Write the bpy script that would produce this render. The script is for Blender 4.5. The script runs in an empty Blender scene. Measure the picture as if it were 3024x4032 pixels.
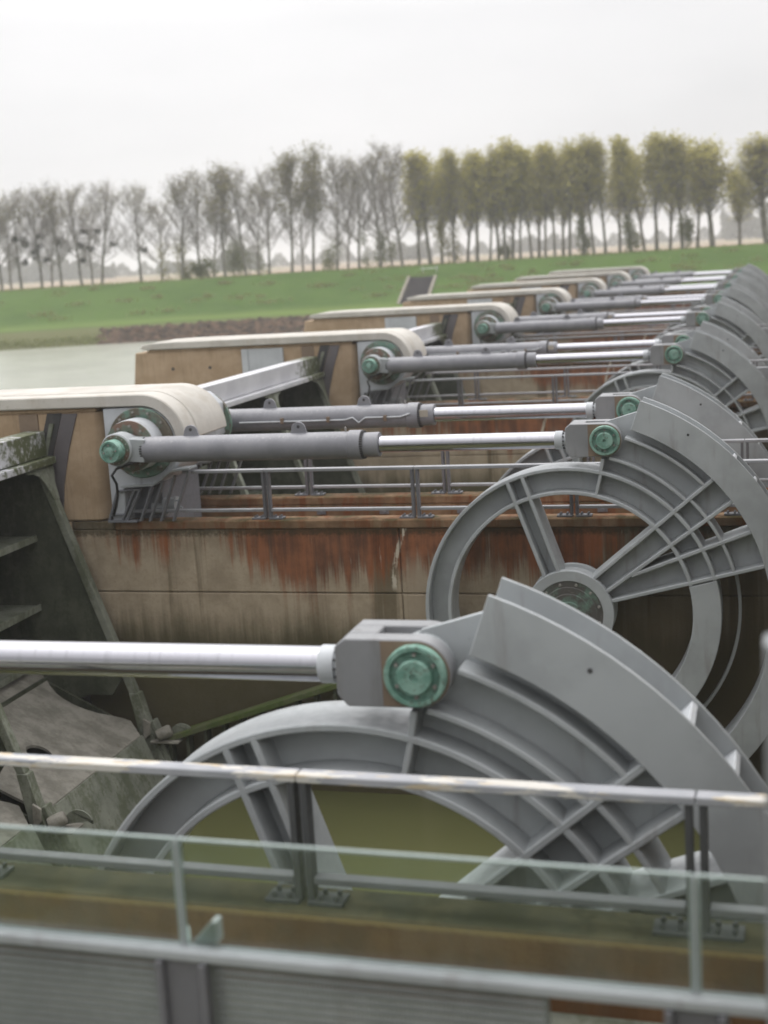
import bpy, bmesh, math, random
from mathutils import Vector, Matrix
random.seed(7)
sc = bpy.context.scene
COL = sc.collection
R = math.radians
# ------------------------------------------------------------------ camera numbers (eye at the origin; water about 9.45 m below)
PITCH, YAW, ROLL = R(10.414), R(15.989), R(3.52)
RIGHT = Vector((math.cos(YAW), math.sin(YAW), 0)); FWD = Vector((-math.sin(YAW), math.cos(YAW), 0))
PITCHY = 16.1            # distance from pier to pier along the dam
YC = [7.77 + PITCHY*k for k in range(8)]
WX, WZ = -3.2, -5.83     # wheel axle
WATER = -9.45

# ------------------------------------------------------------------ mesh builder
class MB:
    def __init__(s): s.v = []; s.f = []
    def add(s, vs, fs):
        b = len(s.v); s.v += [tuple(p) for p in vs]; s.f += [tuple(i+b for i in f) for f in fs]
    def box(s, x0, x1, y0, y1, z0, z1):
        s.add([(x0,y0,z0),(x1,y0,z0),(x1,y1,z0),(x0,y1,z0),(x0,y0,z1),(x1,y0,z1),(x1,y1,z1),(x0,y1,z1)],
              [(0,3,2,1),(4,5,6,7),(0,1,5,4),(1,2,6,5),(2,3,7,6),(3,0,4,7)])
    def prism(s, poly, fn0, fn1):
        n = len(poly)
        s.add([fn0(p) for p in poly]+[fn1(p) for p in poly],
              [tuple(range(n))[::-1], tuple(range(n, 2*n))]+[(i,(i+1)%n,n+(i+1)%n,n+i) for i in range(n)])
    def xz(s, poly, y0, y1): s.prism(poly, lambda p:(p[0],y0,p[1]), lambda p:(p[0],y1,p[1]))
    def xy(s, poly, z0, z1): s.prism(poly, lambda p:(p[0],p[1],z0), lambda p:(p[0],p[1],z1))
    def yz(s, poly, x0, x1): s.prism(poly, lambda p:(x0,p[0],p[1]), lambda p:(x1,p[0],p[1]))
    def line(s, p, q, th, y0, y1):
        p = Vector(p); q = Vector(q); d = (q-p).normalized(); n = Vector((-d.y, d.x))*th/2
        s.xz([tuple(p-n),tuple(q-n),tuple(q+n),tuple(p+n)], y0, y1)
    def arc(s, cx, cz, r0, r1, a0, a1, y0, y1, n=None):
        if n is None: n = max(6, int(abs(a1-a0)/3.0))
        full = abs(abs(a1-a0)-360) < 1e-6
        m = n if full else n+1
        vs = []
        for i in range(m):
            a = R(a0+(a1-a0)*i/n); c, t = math.cos(a), math.sin(a)
            for r, y in ((r0,y0),(r1,y0),(r1,y1),(r0,y1)): vs.append((cx+r*c, y, cz+r*t))
        fs = []
        for i in range(n):
            a, b = 4*i, 4*((i+1) % m)
            for k in range(4): fs.append((a+k, a+(k+1)%4, b+(k+1)%4, b+k))
        if not full: fs += [(0,1,2,3), tuple(4*(m-1)+k for k in (3,2,1,0))]
        s.add(vs, fs)
    def lathe(s, o, axis, prof, n=32):
        """prof = [(t along axis, radius)], closed with caps"""
        o = Vector(o); ax = Vector(axis).normalized()
        u = ax.orthogonal().normalized(); w = ax.cross(u)
        vs = []
        for t, r in prof:
            for i in range(n):
                a = 2*math.pi*i/n
                vs.append(o+ax*t+(u*math.cos(a)+w*math.sin(a))*r)
        fs = []
        for j in range(len(prof)-1):
            for i in range(n):
                fs.append((j*n+i, j*n+(i+1)%n, (j+1)*n+(i+1)%n, (j+1)*n+i))
        fs += [tuple(range(n))[::-1], tuple((len(prof)-1)*n+i for i in range(n))]
        s.add(vs, fs)
    def cyl(s, p, q, r, n=12, r1=None):
        p = Vector(p); q = Vector(q); s.lathe(p, q-p, [(0,r),((q-p).length, r if r1 is None else r1)], n)
    def tube(s, pts, r, n=8):
        pts = [Vector(p) for p in pts]; m = len(pts); vs = []; rr = r if hasattr(r,'__len__') else [r]*m
        u = None
        for i, p in enumerate(pts):
            d = (pts[min(i+1,m-1)]-pts[max(i-1,0)]).normalized()
            if u is None: u = d.orthogonal().normalized()
            else: u = (u-d*u.dot(d)).normalized()
            w = d.cross(u)
            for k in range(n):
                a = 2*math.pi*k/n; vs.append(p+(u*math.cos(a)+w*math.sin(a))*rr[i])
        fs = [(i*n+k, i*n+(k+1)%n, (i+1)*n+(k+1)%n, (i+1)*n+k) for i in range(m-1) for k in range(n)]
        fs += [tuple(range(n))[::-1], tuple((m-1)*n+k for k in range(n))]
        s.add(vs, fs)
    def bar(s, p, q, w, h, up=(0,1,0)):
        p = Vector(p); q = Vector(q); d = (q-p).normalized(); a = Vector(up); a = (a-d*a.dot(d)).normalized(); b = d.cross(a)
        c = [a*w/2+b*h/2, a*w/2-b*h/2, -a*w/2-b*h/2, -a*w/2+b*h/2]
        s.add([p+x for x in c]+[q+x for x in c], [(0,1,2,3),(7,6,5,4)]+[(i,4+i,4+(i+1)%4,(i+1)%4) for i in range(4)])
    def moved(s, fn): s.v = [tuple(fn(Vector(p))) for p in s.v]; return s
    def mesh(s, name, bevel=0.0, smooth=True, recalc=True, ang=32):
        me = bpy.data.meshes.new(name); me.from_pydata(s.v, [], s.f)
        bm = bmesh.new(); bm.from_mesh(me)
        if recalc: bmesh.ops.recalc_face_normals(bm, faces=bm.faces)
        if bevel > 0:
            es = [e for e in bm.edges if len(e.link_faces)==2 and e.calc_face_angle(0) > R(38)]
            bmesh.ops.bevel(bm, geom=es, offset=bevel, segments=1, affect='EDGES', clamp_overlap=True, profile=0.6)
        if smooth:
            for f in bm.faces: f.smooth = True
            for e in bm.edges:
                if len(e.link_faces)==2 and e.calc_face_angle(0) > R(ang): e.smooth = False
        bm.to_mesh(me); bm.free()
        return me

ORG = {}
def link(name, data, parent=None):
    o = bpy.data.objects.new(name, data); COL.objects.link(o)
    if parent is not None: o.parent = parent
    return o
def thing(name, loc, label, cat, group=None):
    o = link(name, None); o.location = loc; o.empty_display_size = 0.3
    ORG[o.name] = Vector(loc)
    return tag(o, label, cat, group)
def tag(o, label=None, cat=None, group=None, kind=None):
    if label: o['label'] = label
    if cat: o['category'] = cat
    if group: o['group'] = group
    if kind: o['kind'] = kind
    return o
def part(name, mb, mat, parent, bevel=0.0, **kw):
    """world coordinates in, coordinates relative to the thing's base out"""
    root = parent
    while root.parent is not None: root = root.parent
    og = ORG.get(root.name, Vector(root.location))
    mb.v = [(p[0]-og.x, p[1]-og.y, p[2]-og.z) for p in mb.v]
    me = mb.mesh(name, bevel, **kw); me.materials.append(mat)
    return link(name, me, parent)
def solo(name, mb, mat, bevel=0.0, **kw):
    me = mb.mesh(name, bevel, **kw); me.materials.append(mat)
    o = link(name, me); ORG[o.name] = Vector((0,0,0)); return o
def copy_tree(o, parent=None):
    c = o.copy(); COL.objects.link(c)
    if parent is not None: c.parent = parent
    for ch in list(o.children): copy_tree(ch, c)
    return c

# ------------------------------------------------------------------ materials
class Mat:
    def __init__(s, name, rough=0.6, metal=0.0, spec=0.5):
        s.m = bpy.data.materials.new(name); s.m.use_nodes = True; s.nt = s.m.node_tree
        s.b = s.nt.nodes['Principled BSDF']; s.b.inputs['Roughness'].default_value = rough
        s.b.inputs['Metallic'].default_value = metal; s.b.inputs['Specular IOR Level'].default_value = spec
        s.geo = s.nt.nodes.new('ShaderNodeNewGeometry'); s.pos = s.geo.outputs['Position']
    def n(s, t, **kw):
        o = s.nt.nodes.new(t)
        for k, v in kw.items(): setattr(o, k, v)
        return o
    def l(s, a, b): s.nt.links.new(a, b)
    def val(s, sock, v):
        if hasattr(v, 'links'): s.l(v, sock)
        else: sock.default_value = v
    def mapped(s, scale=(1,1,1), loc=(0,0,0), src=None):
        m = s.n('ShaderNodeMapping'); m.inputs['Scale'].default_value = scale; m.inputs['Location'].default_value = loc
        s.l(src or s.pos, m.inputs['Vector']); return m.outputs[0]
    def noise(s, scale=1.0, detail=4, rough=0.55, vec=None, dist=0.0):
        o = s.n('ShaderNodeTexNoise'); o.inputs['Scale'].default_value = scale; o.inputs['Detail'].default_value = detail
        o.inputs['Roughness'].default_value = rough; o.inputs['Distortion'].default_value = dist
        s.l(vec or s.pos, o.inputs['Vector']); return o.outputs['Fac']
    def ramp(s, v, a, b, lo=0.0, hi=1.0):
        o = s.n('ShaderNodeMapRange'); o.interpolation_type = 'SMOOTHSTEP'
        s.val(o.inputs['Value'], v)
        for k, x in zip(('From Min','From Max','To Min','To Max'), (a,b,lo,hi)): o.inputs[k].default_value = x
        return o.outputs[0]
    def math(s, op, a, b=0.0):
        o = s.n('ShaderNodeMath', operation=op); s.val(o.inputs[0], a); s.val(o.inputs[1], b); return o.outputs[0]
    def mix(s, f, a, b):
        o = s.n('ShaderNodeMix', data_type='RGBA')
        s.val(o.inputs['Factor'], f)
        for k, v in ((6,a),(7,b)):
            if isinstance(v, (tuple,list)): o.inputs[k].default_value = (*v[:3],1)
            else: s.l(v, o.inputs[k])
        return o.outputs[2]
    def sep(s, src=None):
        o = s.n('ShaderNodeSeparateXYZ'); s.l(src or s.pos, o.inputs[0]); return o.outputs
    def color(s, c): s.val(s.b.inputs['Base Color'], (*c[:3],1) if isinstance(c,(tuple,list)) else c); return s
    def bump(s, h, strength=0.2, dist=0.02):
        o = s.n('ShaderNodeBump'); o.inputs['Strength'].default_value = strength; o.inputs['Distance'].default_value = dist
        s.l(h, o.inputs['Height']); s.l(o.outputs[0], s.b.inputs['Normal']); return s
    def rough(s, v): s.val(s.b.inputs['Roughness'], v); return s

def paint(name, c, rough=0.45, dirt=(0.10,0.09,0.08), amt=0.35, var=0.10, spec=0.4):
    m = Mat(name, rough, spec=spec)
    a = m.noise(1.3, 5, 0.6); b = m.noise(14, 4, 0.6)
    st = m.noise(1.0, 4, 0.6, m.mapped((5,5,0.7)))
    base = m.mix(m.ramp(a, 0.35, 0.65), tuple(x*(1-var) for x in c), tuple(x*(1+var) for x in c))
    d = m.math('MULTIPLY', m.ramp(st, 0.56, 0.75), amt)
    col = m.mix(d, base, dirt)
    col = m.mix(m.math('MULTIPLY', m.ramp(b, 0.68, 0.80), amt*0.8), col, tuple(x*0.55 for x in c))
    m.color(col); m.rough(m.ramp(b, 0.3, 0.7, rough-0.08, rough+0.14)); m.bump(m.math('ADD', m.noise(60, 3), m.math('MULTIPLY', m.noise(4, 3), 3.0)), 0.06, 0.006)
    return m.m

def freckles(mat, c=(0.16,0.085,0.045)):
    nt = mat.node_tree; b = nt.nodes['Principled BSDF']; src = b.inputs['Base Color'].links[0].from_socket
    g = nt.nodes.new('ShaderNodeNewGeometry')
    a = nt.nodes.new('ShaderNodeTexNoise'); a.inputs['Scale'].default_value = 9; a.inputs['Detail'].default_value = 6; a.inputs['Roughness'].default_value = 0.75; nt.links.new(g.outputs['Position'], a.inputs['Vector'])
    m = nt.nodes.new('ShaderNodeMapRange'); m.inputs['From Min'].default_value = 0.68; m.inputs['From Max'].default_value = 0.76; m.inputs['To Max'].default_value = 0.55; nt.links.new(a.outputs['Fac'], m.inputs[0])
    x = nt.nodes.new('ShaderNodeMix'); x.data_type = 'RGBA'; x.inputs[7].default_value = (*c,1); nt.links.new(m.outputs[0], x.inputs['Factor']); nt.links.new(src, x.inputs[6]); nt.links.new(x.outputs[2], b.inputs['Base Color'])
M = {}
M['steel'] = paint('grey_painted_steel', (0.325,0.345,0.355), 0.40, dirt=(0.17,0.155,0.14), amt=0.42)
freckles(M['steel'])
M['steel_dark'] = paint('weathered_grey_steel', (0.15,0.155,0.17), 0.5, amt=0.5)
M['steel_light'] = paint('pale_grey_steel', (0.42,0.44,0.46), 0.5, amt=0.4)
M['rail'] = paint('railing_grey_paint', (0.28,0.285,0.30), 0.45)
M['post_dark'] = paint('dark_post_paint', (0.13,0.13,0.14), 0.5)
M['post_black'] = paint('blackened_post_paint', (0.06,0.062,0.065), 0.5)
M['post_pale'] = paint('pale_post_paint', (0.20,0.21,0.215), 0.5, amt=0.3)
M['grating'] = paint('dull_grating_steel', (0.15,0.165,0.155), 0.5)
M['fork'] = paint('darker_grey_fork_paint', (0.215,0.22,0.228), 0.42)
M['black'] = paint('black_rubber', (0.02,0.02,0.022), 0.6, amt=0.1)
M['wear'] = paint('brown_bare_metal', (0.185,0.135,0.095), 0.5, amt=0.4)
M['bolt'] = paint('bolt_metal', (0.25,0.24,0.22), 0.4)
M['guide'] = paint('dark_guide_steel', (0.11,0.10,0.105), 0.5, dirt=(0.16,0.12,0.08), amt=0.5)
M['slot'] = paint('dark_slot_steel', (0.045,0.044,0.045), 0.7)

def barrel_mat():
    m = Mat('weathered_cylinder_paint', 0.5)
    a = m.noise(2.0, 5, 0.65); b = m.noise(22, 5, 0.7); z = m.sep()[2]
    col = m.mix(m.ramp(a, 0.3, 0.7), (0.17,0.172,0.19), (0.225,0.227,0.245))
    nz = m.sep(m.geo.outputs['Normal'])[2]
    lic = m.math('MULTIPLY', m.ramp(b, 0.52, 0.66), m.ramp(nz, 0.3, 0.8))      # pale mottling kept to the upper side
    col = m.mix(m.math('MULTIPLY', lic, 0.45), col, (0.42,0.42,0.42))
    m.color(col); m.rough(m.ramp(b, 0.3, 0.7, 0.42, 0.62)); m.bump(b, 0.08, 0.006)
    return m.m
M['barrel'] = barrel_mat()

def chrome_mat():
    m = Mat('chrome_rod', 0.10, 1.0)
    sx = m.noise(1.0, 3, 0.5, m.mapped((14,3,3))); 
    m.color(m.mix(m.ramp(sx,0.5,0.7), (0.42,0.42,0.45), (0.385,0.385,0.41)))
    m.rough(m.ramp(sx, 0.35, 0.7, 0.13, 0.22)); return m.m
M['chrome'] = chrome_mat()

def verdigris_mat():
    m = Mat('verdigris_bronze', 0.6, 0.15)
    a = m.noise(5, 5, 0.7); b = m.noise(16, 4, 0.65)
    col = m.mix(m.ramp(a,0.35,0.65), (0.10,0.225,0.175), (0.23,0.37,0.31))
    col = m.mix(m.ramp(b,0.53,0.70), col, (0.085,0.10,0.08)); m.color(col); m.bump(b,0.2,0.01); return m.m
M['verdigris'] = verdigris_mat()
def bronze_mat():
    m = Mat('dark_mottled_bronze', 0.5, 0.2)
    a = m.noise(3.5, 5, 0.7); b = m.noise(11, 4, 0.7)
    col = m.mix(m.ramp(a,0.45,0.62), (0.085,0.08,0.075), (0.13,0.20,0.165))
    col = m.mix(m.ramp(b,0.58,0.72), col, (0.20,0.19,0.175)); m.color(col); m.bump(b,0.15,0.01); return m.m
M['bronze'] = bronze_mat()
def ring_mat():
    m = Mat('half_weathered_bronze', 0.6, 0.1)
    a = m.noise(2.2, 5, 0.7); b = m.noise(9, 4, 0.7)
    col = m.mix(m.ramp(a,0.42,0.56), (0.10,0.085,0.06), (0.12,0.205,0.16))
    col = m.mix(m.ramp(b,0.52,0.66), col, (0.13,0.12,0.095)); m.color(col); return m.m
M['ring'] = ring_mat()
def rusty_mat():
    m = Mat('rust_brown_bronze', 0.6, 0.1)
    a = m.noise(6, 5, 0.7)
    col = m.mix(m.ramp(a,0.4,0.6), (0.14,0.085,0.06), (0.10,0.135,0.10)); m.color(col); return m.m
M['rusty'] = rusty_mat()

def concrete_wall():
    m = Mat('rust_streaked_concrete', 0.85, spec=0.25)
    x, y, z = m.sep()[:3]
    n1 = m.noise(1.6, 6, 0.65); n2 = m.noise(18, 5, 0.7)
    col = m.mix(m.ramp(n1,0.35,0.65), (0.29,0.235,0.165), (0.395,0.325,0.235))
    col = m.mix(m.math('MULTIPLY', m.ramp(n2,0.5,0.75), 0.5), col, (0.22,0.165,0.11))
    s1 = m.noise(1.0, 5, 0.65, m.mapped((2.4,0.6,0.16))); s2 = m.noise(1.0, 5, 0.7, m.mapped((9.0,0.6,0.35))); s3 = m.noise(1.0, 5, 0.7, m.mapped((27.0,0.6,0.5)))
    big = m.noise(1.0, 2, 0.5, m.mapped((0.6,0.35,0.22), (3.1,0.2,0)))
    xr = m.math('MULTIPLY', m.ramp(m.math('ADD',x,m.math('MULTIPLY',big,1.6)),-10.0,-7.6), m.ramp(x,-2.0,-3.6))
    # algae below the tide line, deepened to paint in the channel's shade
    al = m.math('ADD', m.math('ADD', m.math('MULTIPLY', s1, 0.7), m.math('MULTIPLY', s2, 0.25)), m.ramp(z, -5.5, -7.6, 0.0, 0.85))
    col = m.mix(m.math('MULTIPLY', m.ramp(al, 0.54, 1.05), 0.90), col, (0.050,0.045,0.018))
    # darker olive-brown towards the wheel end of the wall
    end_tone = m.math('ADD', m.math('MULTIPLY', s1, 0.8), m.ramp(x,-4.6,-2.2,0.0,0.5))
    col = m.mix(m.math('MULTIPLY', m.ramp(end_tone,0.55,0.90), 0.7), col, (0.06,0.046,0.02))
    # damp, dark olive runs from the kerb
    dv = m.math('ADD', m.math('MULTIPLY', m.noise(1.0,4,0.6,m.mapped((1.3,0.5,0.08),(7,1,0))), 0.9), m.math('MULTIPLY', s3, 0.16))
    dk = m.math('MULTIPLY', m.ramp(dv, 0.57, 0.66), m.ramp(z,-7.5,-5.6,0.2,0.72))
    col = m.mix(dk, col, (0.06,0.045,0.016))
    # rust runs that start at the kerb and break up downwards
    fade = m.ramp(z, -6.0, -4.75)
    v = m.math('ADD', m.math('ADD', m.math('MULTIPLY', s1, 0.55), m.math('MULTIPLY', s2, 0.42)), m.math('ADD', m.math('MULTIPLY', fade, 0.30), m.math('MULTIPLY', s3, 0.22)))
    v = m.math('ADD', v, m.math('ADD', m.math('MULTIPLY', xr, 0.22), m.math('MULTIPLY', big, 0.30)))
    rust = m.ramp(v, 1.00, 1.19)
    rc = m.mix(m.ramp(m.math('ADD', m.math('MULTIPLY', s2, 0.6), m.math('MULTIPLY', n1, 0.4)), 0.38, 0.62), (0.075,0.022,0.009), (0.25,0.078,0.025))
    col = m.mix(m.math('MULTIPLY', m.math('MULTIPLY', rust, 0.88), m.ramp(z,-6.6,-5.4)), col, rc)
    # black band of moss right under the kerb
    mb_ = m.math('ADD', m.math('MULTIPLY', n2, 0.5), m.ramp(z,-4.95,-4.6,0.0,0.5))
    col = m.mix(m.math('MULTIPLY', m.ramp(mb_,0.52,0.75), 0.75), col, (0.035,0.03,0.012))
    # pale lime runs, one long one where the wall joint leaks
    li = m.noise(1.0, 4, 0.6, m.mapped((9.0,0.7,0.7),(2.3,4,1)))
    lm = m.math('MULTIPLY', m.ramp(li, 0.68, 0.73), m.ramp(z,-6.0,-4.9))
    zz = m.math('ADD', z, 5.65); cx = m.math('SUBTRACT', m.math('MULTIPLY', m.math('MULTIPLY', zz, zz), 0.22), 6.36)
    dx = m.math('ABSOLUTE', m.math('SUBTRACT', x, m.math('ADD', cx, m.math('MULTIPLY', m.math('SUBTRACT', n2, 0.5), 0.10))))
    ln_ = m.math('MULTIPLY', m.math('MULTIPLY', m.ramp(dx, 0.05, 0.025), m.ramp(z,-5.75,-5.6)), m.ramp(m.math('ADD', s3, n1), 0.85, 0.95))
    pale = m.math('MULTIPLY', m.ramp(m.math('ABSOLUTE', m.math('ADD', x, m.math('ADD', 5.98, m.math('MULTIPLY', m.math('SUBTRACT', s2, 0.5), 0.3)))), 0.20, 0.08), m.ramp(z,-4.9,-5.5,0.0,0.6))
    col = m.mix(pale, col, (0.36,0.29,0.21))
    col = m.mix(m.math('MAXIMUM', m.math('MULTIPLY', lm, 0.5), m.math('MULTIPLY', ln_, 0.85)), col, (0.55,0.50,0.40))
    pores = m.ramp(m.noise(55,2), 0.70, 0.76); col = m.mix(m.math('MULTIPLY', pores, 0.5), col, (0.08,0.06,0.04))
    m.color(col); m.bump(m.math('ADD', n2, m.math('MULTIPLY', n1, 0.6)), 0.35, 0.02); return m.m
M['wall'] = concrete_wall()
def kerb_mat():
    m = Mat('mossy_rusty_kerb_concrete', 0.9, spec=0.2)
    n1 = m.noise(1.2, 6, 0.65); n2 = m.noise(16, 5, 0.7); s = m.noise(1.0,5,0.65,m.mapped((4,2,0.8)))
    nz = m.sep(m.geo.outputs['Normal'])[2]
    col = m.mix(m.ramp(n1,0.38,0.62), (0.24,0.155,0.09), (0.15,0.09,0.05))
    col = m.mix(m.math('MULTIPLY', m.ramp(s,0.46,0.64),0.8), col, (0.16,0.055,0.02))
    col = m.mix(m.math('MULTIPLY', m.ramp(m.noise(2.2,6,0.75),0.44,0.62),m.ramp(nz,0.2,0.9,0.25,0.9)), col, (0.055,0.055,0.022))
    col = m.mix(m.ramp(n2,0.70,0.78), col, (0.34,0.30,0.22))
    m.color(col); m.bump(n2,0.4,0.02); return m.m
M['kerb'] = kerb_mat()
def kerb_dark_mat():  # moss and rust, with the shade on this ledge darkened into the colour
    m = Mat('shaded_mossy_kerb', 0.85, spec=0.25)
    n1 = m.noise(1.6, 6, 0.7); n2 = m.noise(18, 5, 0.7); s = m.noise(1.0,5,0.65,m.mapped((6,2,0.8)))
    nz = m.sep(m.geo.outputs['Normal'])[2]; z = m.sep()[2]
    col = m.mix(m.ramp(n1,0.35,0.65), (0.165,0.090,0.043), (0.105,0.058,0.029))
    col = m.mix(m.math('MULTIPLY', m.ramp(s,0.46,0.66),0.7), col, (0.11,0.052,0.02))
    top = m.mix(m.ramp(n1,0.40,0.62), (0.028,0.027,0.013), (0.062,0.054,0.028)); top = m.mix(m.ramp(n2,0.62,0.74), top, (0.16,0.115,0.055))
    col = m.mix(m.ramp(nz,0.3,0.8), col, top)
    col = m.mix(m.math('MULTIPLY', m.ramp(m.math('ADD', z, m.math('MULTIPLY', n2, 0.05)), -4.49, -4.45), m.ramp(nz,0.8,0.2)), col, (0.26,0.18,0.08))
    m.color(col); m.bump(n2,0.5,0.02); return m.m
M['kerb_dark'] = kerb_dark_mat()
def block_mat():
    m = Mat('warm_beige_concrete', 0.85, spec=0.25)
    n1 = m.noise(1.4, 6, 0.65); n2 = m.noise(24, 5, 0.7); s = m.noise(1.0,5,0.65,m.mapped((5,2,0.5)))
    x, y, z = m.sep()[:3]
    col = m.mix(m.ramp(n1,0.35,0.65), (0.32,0.23,0.145), (0.41,0.305,0.205))
    col = m.mix(m.math('MULTIPLY', m.ramp(s,0.52,0.7),0.45), col, (0.24,0.18,0.11))
    col = m.mix(m.math('MULTIPLY', m.ramp(n2,0.62,0.75),0.4), col, (0.26,0.2,0.13))
    al = m.math('ADD', m.math('MULTIPLY', s, 0.9), m.ramp(z, -4.6, -7.5, 0.0, 0.8))
    col = m.mix(m.math('MULTIPLY', m.ramp(al, 0.62, 1.0), 0.85), col, (0.06,0.062,0.028))
    pit = m.ramp(m.noise(40,2), 0.68, 0.73); col = m.mix(m.math('MULTIPLY', pit, 0.55), col, (0.12,0.09,0.06))
    run = m.noise(1.0,4,0.65,m.mapped((14,2,0.6),(4,0,0))); col = m.mix(m.math('MULTIPLY', m.ramp(run,0.56,0.70), 0.4), col, (0.17,0.12,0.075))
    m.color(col); m.bump(n2,0.25,0.012); return m.m
M['block'] = block_mat()
def cap_mat():
    m = Mat('cream_cast_concrete', 0.75, spec=0.3)
    n1 = m.noise(1.2, 5, 0.6); n2 = m.noise(20, 5, 0.7); s = m.noise(1.0,5,0.65,m.mapped((3,2,1.2)))
    col = m.mix(m.ramp(n1,0.35,0.65), (0.40,0.38,0.345), (0.48,0.46,0.42))
    col = m.mix(m.math('MULTIPLY', m.ramp(s,0.5,0.68),0.35), col, (0.33,0.285,0.225))
    col = m.mix(m.math('MULTIPLY', m.ramp(n2,0.66,0.78),0.3), col, (0.3,0.27,0.23))
    lich = m.noise(6,6,0.8); col = m.mix(m.math('MULTIPLY', m.ramp(lich,0.60,0.70), 0.4), col, (0.25,0.22,0.17))
    pit = m.ramp(m.noise(45,2), 0.69, 0.74); col = m.mix(m.math('MULTIPLY', pit, 0.5), col, (0.2,0.17,0.13))
    m.color(col); m.bump(n2,0.12,0.008); return m.m
M['cap'] = cap_mat()
def gate_mat(name, c0, c1, mossamt, mosscol=(0.05,0.06,0.022)):
    m = Mat(name, 0.75, spec=0.25)
    n1 = m.noise(1.7, 6, 0.7); n2 = m.noise(13, 5, 0.7); s = m.noise(1.0,5,0.65,m.mapped((3,3,0.7)))
    col = m.mix(m.ramp(n1,0.35,0.65), c0, c1)
    col = m.mix(m.math('MULTIPLY', m.ramp(m.math('ADD', m.math('MULTIPLY',s,0.7), m.math('MULTIPLY',n2,0.4)),0.50,0.64), mossamt), col, mosscol)
    m.color(col); m.bump(n2,0.25,0.012); return m.m
M['gate'] = gate_mat('algae_grey_gate_steel', (0.14,0.15,0.12), (0.21,0.22,0.18), 0.55)
M['gate_dark'] = gate_mat('shaded_algae_gate_steel', (0.045,0.05,0.033), (0.08,0.086,0.06), 0.55, (0.022,0.027,0.013))  # darker copy for the inner plates, recess shade put into the colour
M['moss'] = gate_mat('mossy_beam', (0.10,0.105,0.06), (0.085,0.11,0.03), 0.6, (0.05,0.08,0.015))
def beam_mat():
    m = Mat('grey_gate_top_with_moss', 0.55)
    x, y, z = m.sep()[:3]
    n1 = m.noise(1.2,5,0.6); n2 = m.noise(5,6,0.75)
    fr = m.math('FRACT', m.math('DIVIDE', m.math('SUBTRACT', y, YC[0]+1.3), PITCHY))     # 0 at the near pier, 0.84 at the far one
    e = m.ramp(fr, 0.60, 0.80)
    col = m.mix(m.ramp(n1,0.35,0.65), (0.44,0.44,0.465), (0.52,0.52,0.54))
    col = m.mix(m.ramp(m.math('ADD', m.math('MULTIPLY', n2, 0.9), m.math('MULTIPLY', e, 0.42)), 0.70, 0.86), col, (0.075,0.085,0.04))
    m.color(col); m.bump(n2,0.2,0.01); return m.m
M['beam'] = beam_mat()
def mud_mat():
    m = Mat('drying_grey_mud', 0.8, spec=0.3)
    n1 = m.noise(1.0,6,0.7,m.mapped((2.2,2.8,2),(0,0,0))); n2 = m.noise(9,6,0.75)
    col = m.mix(m.ramp(n1,0.35,0.65), (0.15,0.142,0.118), (0.25,0.238,0.205))
    col = m.mix(m.math('MULTIPLY', m.ramp(n2,0.58,0.72),0.6), col, (0.11,0.10,0.07))
    m.color(col); m.rough(m.ramp(n2,0.3,0.7,0.55,0.9)); m.bump(m.math('ADD',n1,m.math('MULTIPLY',n2,0.5)),0.6,0.05); return m.m
M['mud'] = mud_mat()
def peel_mat():
    m = Mat('peeling_rail_paint', 0.75, spec=0.2)
    n1 = m.noise(1.0, 6, 0.62, m.mapped((1.5,7,9),(1.0,0,0))); n2 = m.noise(1.0,5,0.6,m.mapped((3.5,16,16)))
    col = m.mix(m.ramp(m.noise(2,4),0.35,0.65), (0.27,0.28,0.30), (0.33,0.335,0.355))
    chip = m.ramp(n1, 0.50, 0.508)
    cc = m.mix(m.ramp(n2,0.5,0.62), (0.50,0.485,0.45), (0.44,0.37,0.27))
    col = m.mix(chip, col, cc); m.color(col); m.bump(chip,0.3,0.004); return m.m
M['peel'] = peel_mat()
def glass_mat():
    m = Mat('green_tinted_glass', 0.02)
    m.b.inputs['Base Color'].default_value = (0.90,0.965,0.935,1); m.b.inputs['IOR'].default_value = 1.45
    nt = m.nt; tr = nt.nodes.new('ShaderNodeBsdfTransparent'); tr.inputs[0].default_value = (0.93,0.97,0.95,1)
    gl = nt.nodes.new('ShaderNodeBsdfGlossy'); gl.inputs['Roughness'].default_value = 0.03; gl.inputs[0].default_value=(0.85,0.95,0.92,1)
    fr = nt.nodes.new('ShaderNodeFresnel'); fr.inputs[0].default_value = 1.45
    mx = nt.nodes.new('ShaderNodeMixShader'); m.l(fr.outputs[0], mx.inputs[0]); m.l(tr.outputs[0], mx.inputs[1]); m.l(gl.outputs[0], mx.inputs[2])
    df = nt.nodes.new('ShaderNodeBsdfDiffuse'); df.inputs[0].default_value = (0.50,0.58,0.54,1)      # film of dried water marks
    film = m.ramp(m.noise(3.0,5,0.7), 0.35, 0.75, 0.005, 0.05)
    m2 = nt.nodes.new('ShaderNodeMixShader'); m.l(film, m2.inputs[0]); m.l(mx.outputs[0], m2.inputs[1]); m.l(df.outputs[0], m2.inputs[2])
    m.l(m2.outputs[0], nt.nodes['Material Output'].inputs['Surface']); return m.m
M['glass'] = glass_mat()
M['glass_edge'] = paint('frosted_green_glass_edge', (0.24,0.29,0.275), 0.3, amt=0.4)
def water_mat(name, c, rough, amp, scale):
    m = Mat(name, rough, spec=0.5); m.b.inputs['IOR'].default_value = 1.33
    n = m.noise(scale,4,0.6,m.mapped((1,1.6,1))); m.color(m.mix(m.ramp(m.noise(0.15,3),0.35,0.65), tuple(x*0.85 for x in c), c)); m.bump(n, amp, 0.05); return m.m
M['river'] = water_mat('silty_river_water', (0.30,0.31,0.255), 0.22, 0.9, 2.2)
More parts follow.
